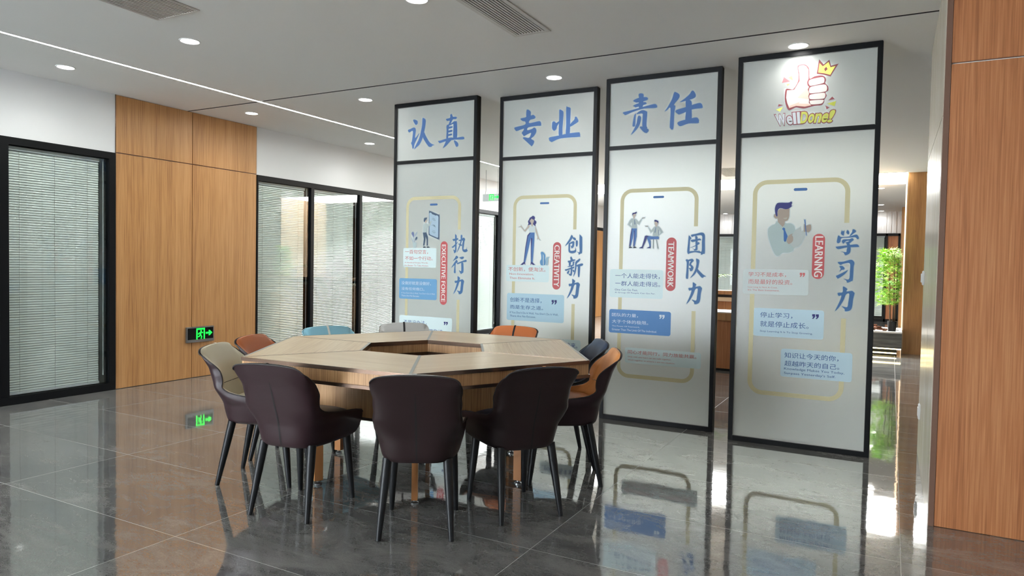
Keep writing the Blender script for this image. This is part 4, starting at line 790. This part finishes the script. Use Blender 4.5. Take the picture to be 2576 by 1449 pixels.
obj('inner_apron', MB().ring(hexa(RI + .024), hexa(RI + .004), TZ - .08, TZ - .0265), M['table_side'], table)
obj('inner_lower_band', MB().ring(hexa(RI + .026), hexa(RI - .002), TZ - .105, TZ - .0805), M['bronze'], table)
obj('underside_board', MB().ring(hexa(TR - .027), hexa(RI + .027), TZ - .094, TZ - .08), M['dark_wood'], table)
SR = .70
S = hexa(SR)
for k in range(6):
    a, b = np.array(S[k]), np.array(S[(k + 1) % 6])
    m_ = (a + b) / 2; n2 = -m_ / np.hypot(*m_) * .018; e = (b - a) / np.hypot(*(b - a)) * .012
    q = [tuple(a + e), tuple(b - e), tuple(b - e + n2), tuple(a + e + n2)]
    obj('skirt_panel', MB().prism(q, .428, TZ - .0945), M['table_side'], table)
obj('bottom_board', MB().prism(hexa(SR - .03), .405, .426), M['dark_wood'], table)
LR = .662
for k in range(6):
    x, y = hexa(LR)[k]
    ca, sa = math.cos(math.radians(60 * k)), math.sin(math.radians(60 * k))
    q = [(x + ca * u - sa * v, y + sa * u + ca * v) for u, v in ((-.024, -.016), (.024, -.016), (.024, .016), (-.024, .016))]
    lg = obj('leg', MB().prism(q, .022, TZ - .0945), M['table_leg'], table)
    ft = MB().tube([(x, y, 0), (x, y, .006), (x, y, .012), (x, y, .022)], [.022, .022, .009, .009], 14)
    obj('levelling_foot', ft, M['steel'], lg)

# ================================================================ chairs
LEA = {k: leather('leather_' + k, lin(*c)) for k, c in dict(plum=(46, 29, 33), plum_b=(39, 26, 27), cream=(216, 209, 184), orange=(196, 112, 62), tan=(204, 136, 78), teal=(136, 186, 202), grey=(182, 180, 175),
      navy=(40, 54, 76), lightgrey=(190, 188, 184), dark=(33, 31, 33), white=(220, 218, 208), amber=(214, 150, 60)).items()}
#        z     half   rear y  forward depth
PROF = [(0.35, 0.1708, -0.176, 0.34), (0.364, 0.189, -0.188, 0.375), (0.392, 0.1975, -0.196, 0.405), (0.43, 0.2084, -0.203, 0.424), (0.46, 0.2138, -0.208, 0.412), (0.48, 0.2148, -0.213, 0.315), (0.5, 0.212, -0.219, 0.205), (0.525, 0.2057, -0.228, 0.118), (0.555, 0.2045, -0.238, 0.074), (0.59, 0.1999, -0.25, 0.084), (0.63, 0.2026, -0.263, 0.0936), (0.67, 0.2002, -0.276, 0.0912), (0.705, 0.2052, -0.291, 0.0804), (0.738, 0.2061, -0.304, 0.0616), (0.763, 0.2034, -0.314, 0.047), (0.777, 0.2002, -0.319, 0.0336)]
def prof(z):
    zs = [p[0] for p in PROF]
    # Catmull interpolation over z
    i = max(0, min(len(zs) - 2, int(np.searchsorted(zs, z)) - 1))
    t = (z - zs[i]) / (zs[i + 1] - zs[i])
    g = lambda k: np.array(PROF[max(0, min(len(PROF) - 1, k))][1:])
    a, b, c, d = g(i - 1), g(i), g(i + 1), g(i + 2)
    return .5 * (2 * b + (c - a) * t + (2 * a - 5 * b + 4 * c - d) * t * t + (3 * b - a - 3 * c + d) * t ** 3)
def shell_grid(z0, z1, rows, cols, inset=lambda i, j: 0.0):
    """U-shaped wrap-around sheet; inset moves it inside the outer skin"""
    P = []
    for i in range(rows):
        v = i / (rows - 1); z = z0 + (z1 - z0) * v
        hw, yr, D = prof(z)
        row = []
        top = max(0, (z - .59) / .187)
        for j in range(cols):
            d = inset(i, j)
            s = 2 * j / (cols - 1) - 1
            th = s * math.pi / 2
            xr, fr = abs(math.sin(th)) ** .5, 1 - abs(math.cos(th)) ** .52
            x = (hw - d) * math.copysign(xr, s)
            y = yr + d + max(.01, D - d) * fr
            zz = z - top ** 1.3 * (.014 * xr ** 2.2 + .017 * xr ** 14 + .012 * fr ** 1.5)
            zz += .024 * fr ** 4 * max(0, min(1, (z - .40) / .05)) * max(0, min(1, (.53 - z) / .06))
            row.append(Vector((x, y, zz + (.004 * max(0, 1 - (z1 - z) / .025) if d > .0092 else 0))))
        P.append(row)
    return P
def slab(A, B):
    """closed sheet between two grids"""
    mb = MB(); R, Cn = len(A), len(A[0])
    mb.grid(A); mb.grid(B, flip=True)
    o = R * Cn
    rim = [(0, j) for j in range(Cn)] + [(i, Cn - 1) for i in range(1, R)] + [(R - 1, j) for j in range(Cn - 2, -1, -1)] + [(i, 0) for i in range(R - 2, 0, -1)]
    ids = [i * Cn + j for i, j in rim]
    for k in range(len(ids)):
        a, b = ids[k], ids[(k + 1) % len(ids)]
        mb.f.append((b, a, o + a, o + b)); mb.m.append(0)
    return mb
def superell(hw, y0, y1, n=40, e=3.2, taper=.0):
    out = []
    for k in range(n):
        a = 2 * math.pi * k / n
        c, s = math.cos(a), math.sin(a)
        x = math.copysign(abs(c) ** (2 / e), c); y = math.copysign(abs(s) ** (2 / e), s)
        out.append((hw * x * (1 + taper * y), (y0 + y1) / 2 + (y1 - y0) / 2 * y))
    return out
def pad(layers):
    """stacked outlines closed at both ends"""
    mb = MB(); n = len(layers[0][0])
    v = [(x, y, z) for q, z in layers for x, y in q]
    f = [(i * n + k, i * n + (k + 1) % n, (i + 1) * n + (k + 1) % n, (i + 1) * n + k) for i in range(len(layers) - 1) for k in range(n)]
    f += [tuple(range(n))[::-1], tuple(range((len(layers) - 1) * n, len(layers) * n))]
    return mb.add(v, f)
NR, NC = 36, 45
_A = shell_grid(.350, .777, NR, NC)
_G = {}
_G['shell'] = slab(_A, shell_grid(.350, .777, NR, NC, lambda i, j: .009))
_r0 = next(i for i in range(NR) if 0.350 + .427 * i / (NR - 1) > .452)
NB = NR - _r0
def _thick(i, j):
    e = min(j, NC - 1 - j) / 5; t = (NR - 1 - i) / 4
    return .0095 + .012 + .016 * math.sqrt(min(1, e, t))
_B1 = shell_grid(.350, .777, NR, NC, lambda i, j: .0095)[_r0:]
_B2 = shell_grid(.350, .777, NR, NC, _thick)[_r0:]
_G['back_cushion'] = slab(_B1, _B2)
st = MB()
cc = 22
rows = [(_B2[i][cc] + Vector((0, .0012, 0))) for i in range(NB)]
rows += [Vector((0, (_B1[-1][cc].y + _B2[-1][cc].y) / 2, _B2[-1][cc].z + .004)), _B1[-1][cc] + Vector((0, -.006, .004))]
st.grid([[r_ + Vector((dx, 0, 0)) for dx in (-.008, 0, .008)] for r_ in rows])
_G['centre_stripe'] = st
edge = [_A[i][0] for i in range(8, 36)] + [_A[35][j] for j in range(1, 45)] + [_A[i][44] for i in range(34, 7, -1)]
_G['piping'] = MB().tube([tuple(p) for p in edge], .0034, 8)
kz = min(range(NB), key=lambda i: abs(_B2[i][22].z - .565))
_G['cushion_crease'] = MB().tube([tuple(p + Vector((0, .0002, 0))) for p in _B2[kz][2:NC - 2]], .0016, 6)
sm = MB()
_R = [_A[i][22] for i in range(36) if .352 < _A[i][22].z < .70]
sm.grid([[p + Vector((sgn * (.0009 + .0034 * math.sin(math.pi * min(1, max(0, 1 - k / (len(_R) - 1))) ** .6 * .75)), -.0012, 0)) for sgn in (1, -1)] for k, p in enumerate(_R)])
_G['back_seam'] = sm
_G['seat_base'] = pad([(superell(0.1288, -.145, .168), .349), (superell(0.1527, -.155, .19), .355), (superell(0.1794, -.165, .205), .395), (superell(0.1941, -.17, .216), .44), (superell(0.1904, -.165, .212), .452)])
_G['seat_cushion'] = pad([(superell(0.1858, -.165, .205), .448), (superell(0.1932, -.17, .212), .458), (superell(0.1932, -.17, .212), .470), (superell(0.1840, -.165, .204), .483), (superell(0.1518, -.14, .175), .494), (superell(.08, -.07, .09), .495)])
def leg_mb(sx, front):
    if front: a, b = (sx * .146, .165, .362), (sx * .166, .205, 0)
    else: a, b = (sx * .140, -.135, .362), (sx * .167, -.21, 0)
    a, b = Vector(a), Vector(b)
    return MB().tube([tuple(a.lerp(b, t)) for t in (0, .3, .7, .985, 1)], [.0225, .021, .0165, .0125, .0115], 14)
_M = {}
def chair(label, x, y, face, outer, inner, stripe):
    """face: heading of the sitter in degrees, (x, y): middle of the rear feet"""
    a = math.radians(face)
    t = thing('dining_chair', label, 'chair', (x + .21 * math.cos(a), y + .21 * math.sin(a), 0), a - math.pi / 2, 'leather chairs round the table')
    for nm, mt, sm_ in (('shell', LEA[outer], 1), ('back_cushion', LEA[inner], 1), ('seat_cushion', LEA[inner], 1), ('seat_base', LEA[outer], 1), ('piping', M['piping'] if outer not in ('teal', 'grey') else LEA[outer], 1), ('centre_stripe', LEA[stripe], 0), ('back_seam', M['seam'], 0), ('cushion_crease', M['piping'], 1)):
        obj(nm, _G[nm], mt, t, smooth=bool(sm_))
    for sx in (-1, 1):
        for fr_ in (True, False):
            obj('leg', leg_mb(sx, fr_), M['leg'], t, smooth=True)
    return t
def facing_centre(x, y): return math.degrees(math.atan2(TC[1] - y, TC[0] - x))
CH = [('dark plum chair in the foreground centre, seen squarely from behind', -1.878, 2.580, 120, 'plum_b', 'lightgrey', 'lightgrey'),
      ('dark plum chair in the foreground, beside the cream chair', -2.616, 2.456, 99.6, 'plum', 'dark', 'dark'),
      ('dark brown chair with a navy top edge and amber stripe, foreground right', -1.538, 3.092, 144.4, 'plum_b', 'navy', 'amber'),
      ('cream and plum chair at the left corner of the table', -3.378, 2.806, 25.5, 'plum', 'cream', 'cream'),
      ('orange and brown chair at the right corner of the table', -1.517, 3.927, 208, 'plum', 'tan', 'tan'),
      ('navy chair at the right, half behind the orange and brown chair', -1.784, 4.376, 215, 'dark', 'navy', 'navy')]
FARPOS = [(-3.595, 3.252, 18), (-3.69, 3.985, -22), (-3.465, 4.585, -46.4), (-2.655, 4.895, -85)]
FAR = [('rust orange chair behind the cream chair, near the exit sign', 633, 850, -3.62, 'plum', 'orange', 'orange'),
       ('teal chair with a white stripe behind the table', 833, 823, 0, 'teal', 'teal', 'white'),
       ('grey chair with a dark stripe behind the table', 1004, 815, 0, 'grey', 'grey', 'dark'),
       ('rust orange chair with a dark stripe in front of the second screen', 1300, 823, 0, 'plum', 'orange', 'dark')]
for c in CH: chair(*c)
for lab, x, y, f_, outer, inner, stripe in [
        (FAR[0][0], *FARPOS[0], *FAR[0][4:]), (FAR[1][0], *FARPOS[1], *FAR[1][4:]), (FAR[2][0], *FARPOS[2], *FAR[2][4:]), (FAR[3][0], *FARPOS[3], *FAR[3][4:])]:
    chair(lab, x, y, f_, outer, inner, stripe)

# ================================================================ beyond the screens
pl = thing('planter_box', 'grey stone planter with a white rim beside the oak pier', 'planter', (0, 12.5, 0))
stone = mat('grey_stone', lin(96, 98, 96), .35)
b = stone.node_tree.nodes['Principled BSDF']; n = nd(stone, 'ShaderNodeTexNoise'); n.inputs['Scale'].default_value = 7; n.inputs['Detail'].default_value = 8
r = ramp(stone, [(.35, lin(78, 80, 79)), (.7, lin(120, 121, 117))]); lk(stone, n.outputs['Fac'], r.inputs[0]); lk(stone, r.outputs[0], b.inputs['Base Color'])
obj('stone_body', MB().ring([(-2.2, -.42), (.165, -.42), (.165, .5), (-2.2, .5)], [(-2.12, -.34), (.135, -.34), (.135, .42), (-2.12, .42)], .115, .345), stone, pl)
obj('white_rim', MB().ring([(-2.21, -.43), (.168, -.43), (.168, .51), (-2.21, .51)], [(-2.1, -.32), (.128, -.32), (.128, .4), (-2.1, .4)], .345, .368), M['white'], pl, bevel=.003)
obj('planter_floor', MB().box(-2.12, .135, -.34, .42, .12, .33), M['white'], pl)
obj('plinth', MB().box(-2.15, .1, -.36, .44, 0, .115), M['black'], pl)
obj('light_line', MB().box(-2.19, .16, -.41, -.395, .1, .1149).box(-2.15, .1, -.375, -.3605, .03, .045), M['warm_led'], pl)
tr = thing('potted_tree', 'bright green leafy indoor tree in a black pot on the planter', 'plant', (.03, 12.42, .331))
obj('pot', MB().tube([(0, 0, 0), (0, 0, .02), (0, 0, .165), (0, 0, .18)], [.05, .054, .068, .068], 20), M['leg'], tr)
bark = mat('tree_bark', lin(84, 68, 50), .8)
for x, tip in ((-.03, (-.06, .02, .95)), (.03, (.05, 0, 1.1)), (.01, (.0, .03, 1.25))):
    obj('stem', MB().tube([(x, 0, .15), (x * 1.4, .01, .5), tip], [.011, .009, .005], 8), bark, tr)
rnd = random.Random(4)
lf = MB()
star = []
for k in range(5):
    a = math.radians(-70 + 35 * k + 90)
    star += [(.011 * math.cos(a - .3), .011 * math.sin(a - .3)), ((.05 + .014 * (k == 2)) * math.cos(a), (.05 + .014 * (k == 2)) * math.sin(a))]
star.append((0, -.004))
for _ in range(760):
    tier = rnd.choice((.50, .62, .76, .90, 1.02, 1.14, 1.24))
    a = rnd.random() * 2 * math.pi
    reach = .27 - .12 * abs(tier - .85) / .4
    rr = reach * math.sqrt(rnd.random())
    pos = Vector((-.06 + rr * math.cos(a), rr * math.sin(a), tier + rnd.uniform(-.06, .06) - .25 * rr * rr))
    pos.x = min(pos.x, .075)
    rot = Matrix.Rotation(a, 3, 'Z') @ Matrix.Rotation(rnd.uniform(-.5, .9), 3, 'X') @ Matrix.Rotation(rnd.uniform(-.6, .6), 3, 'Y')
    sc = rnd.uniform(1.0, 1.7)
    q = [pos + rot @ Vector((x * sc, y * sc, -abs(x) * .25)) for x, y in star]
    lf.add([Vector((min(p.x, .125), p.y, p.z)) for p in q], [tuple(range(len(star)))], rnd.choice((0, 0, 1, 2)))
leafm = [mat('leaf_' + k, lin(*c), .45) for k, c in dict(bright=(150, 200, 48), mid=(110, 168, 40), yellow=(176, 206, 84)).items()]
obj('foliage', lf, leafm, tr)
bp_ = thing('bark_mound', 'reddish brown heap of bark behind the white planter rim', 'bark', (-.2, 12.32, .331))
mb = MB()
for _ in range(70):
    x, y = rnd.uniform(-.16, .14), rnd.uniform(-.12, .14)
    z = max(0.012, .13 * (1 - (abs(x) / .2) ** 1.5) * (1 - (abs(y) / .18) ** 2)) * rnd.uniform(.5, 1)
    L, Wd = rnd.uniform(.04, .09), rnd.uniform(.015, .03)
    R3 = Matrix.Rotation(rnd.uniform(0, 6), 3, 'Z') @ Matrix.Rotation(rnd.uniform(-.3, .3), 3, 'X')
    c = [Vector((x, y, z)) + R3 @ Vector((u, v_, w_)) for w_ in (-.006, .006) for u, v_ in ((-L / 2, -Wd / 2), (L / 2, -Wd / 3), (L / 2, Wd / 2), (-L / 2, Wd / 3))]
    mb.add(c, [(3, 2, 1, 0), (4, 5, 6, 7), (0, 1, 5, 4), (1, 2, 6, 5), (2, 3, 7, 6), (3, 0, 4, 7)])
mb.v = [(x, y, max(0, z)) for x, y, z in mb.v]
bpo = obj('bark_chips', mb, mat('bark_chip', lin(112, 70, 48), .85), bp_); bpo['kind'] = 'stuff'

ct = thing('reception_counter', 'oak fronted counter with a white top, seen between the last two screens', 'counter', (-2.3, 8.93, 0))
obj('oak_front', MB().box(-1.1, .9, 0, .02, .03, .63), M['oak_red'], ct)
obj('plinth', MB().box(-1.1, .9, .03, .5, 0, .03), M['black'], ct)
obj('carcass', MB().box(-1.1, .9, .021, .6, .03, .63), M['oak_red'], ct)
obj('top_band', MB().box(-1.12, .92, -.02, .62, .631, .722), M['oak'], ct, bevel=.002)
obj('white_top', MB().box(-1.1, .9, 0, .6, .7225, .735), M['white'], ct)
dk = thing('reception_desk', 'tall pale oak desk behind the white topped counter', 'desk', (-2.4, 10.4, 0))
obj('body', MB().box(-1.5, 1.2, .05, .6, 0, .80), M['oak'], dk)
obj('cream_ledge', MB().box(-1.5, 1.2, 0, .62, .805, .86), mat('cream_ledge', lin(226, 208, 176), .4), dk)
obj('oak_ledge', MB().box(-1.5, 1.2, .1, .55, .90, .955), M['oak'], dk)
obj('dark_gap', MB().box(-1.45, 1.15, .14, .5, .861, .899), M['dark_wood'], dk)
pf = thing('potted_fern', 'green fern frond peeking between the last two screens over the counter', 'plant', (-2.34, 10.15 + .35, .956))
obj('pot', MB().tube([(0, 0, 0), (0, 0, .13), (0, 0, .14)], [.06, .08, .08], 18), M['white'], pf)
fm = MB()
for a, ln_ in ((-.15, .42), (.5, .3), (1.6, .35), (2.6, .4), (3.6, .35), (4.6, .3), (5.5, .36)):
    d = Vector((math.cos(a), math.sin(a), 0)); sd = Vector((-math.sin(a), math.cos(a), 0))
    pts = [d * ln_ * t + Vector((0, 0, .13 + .34 * t - .26 * t * t)) for t in [k / 12 for k in range(13)]]
    fm.tube([tuple(p) for p in pts], .003, 5)
    for k, p in enumerate(pts[3:]):
        for sg in (-1, 1):
            L = .07 * (1 - k / 13)
            q = p + d * .03 + sd * sg * L - Vector((0, 0, .012))
            fm.add([p, p + d * .012 - Vector((0, 0, .001)), q, q - d * .012], [(0, 1, 2, 3)])
obj('fronds', fm, leafm[1], pf)
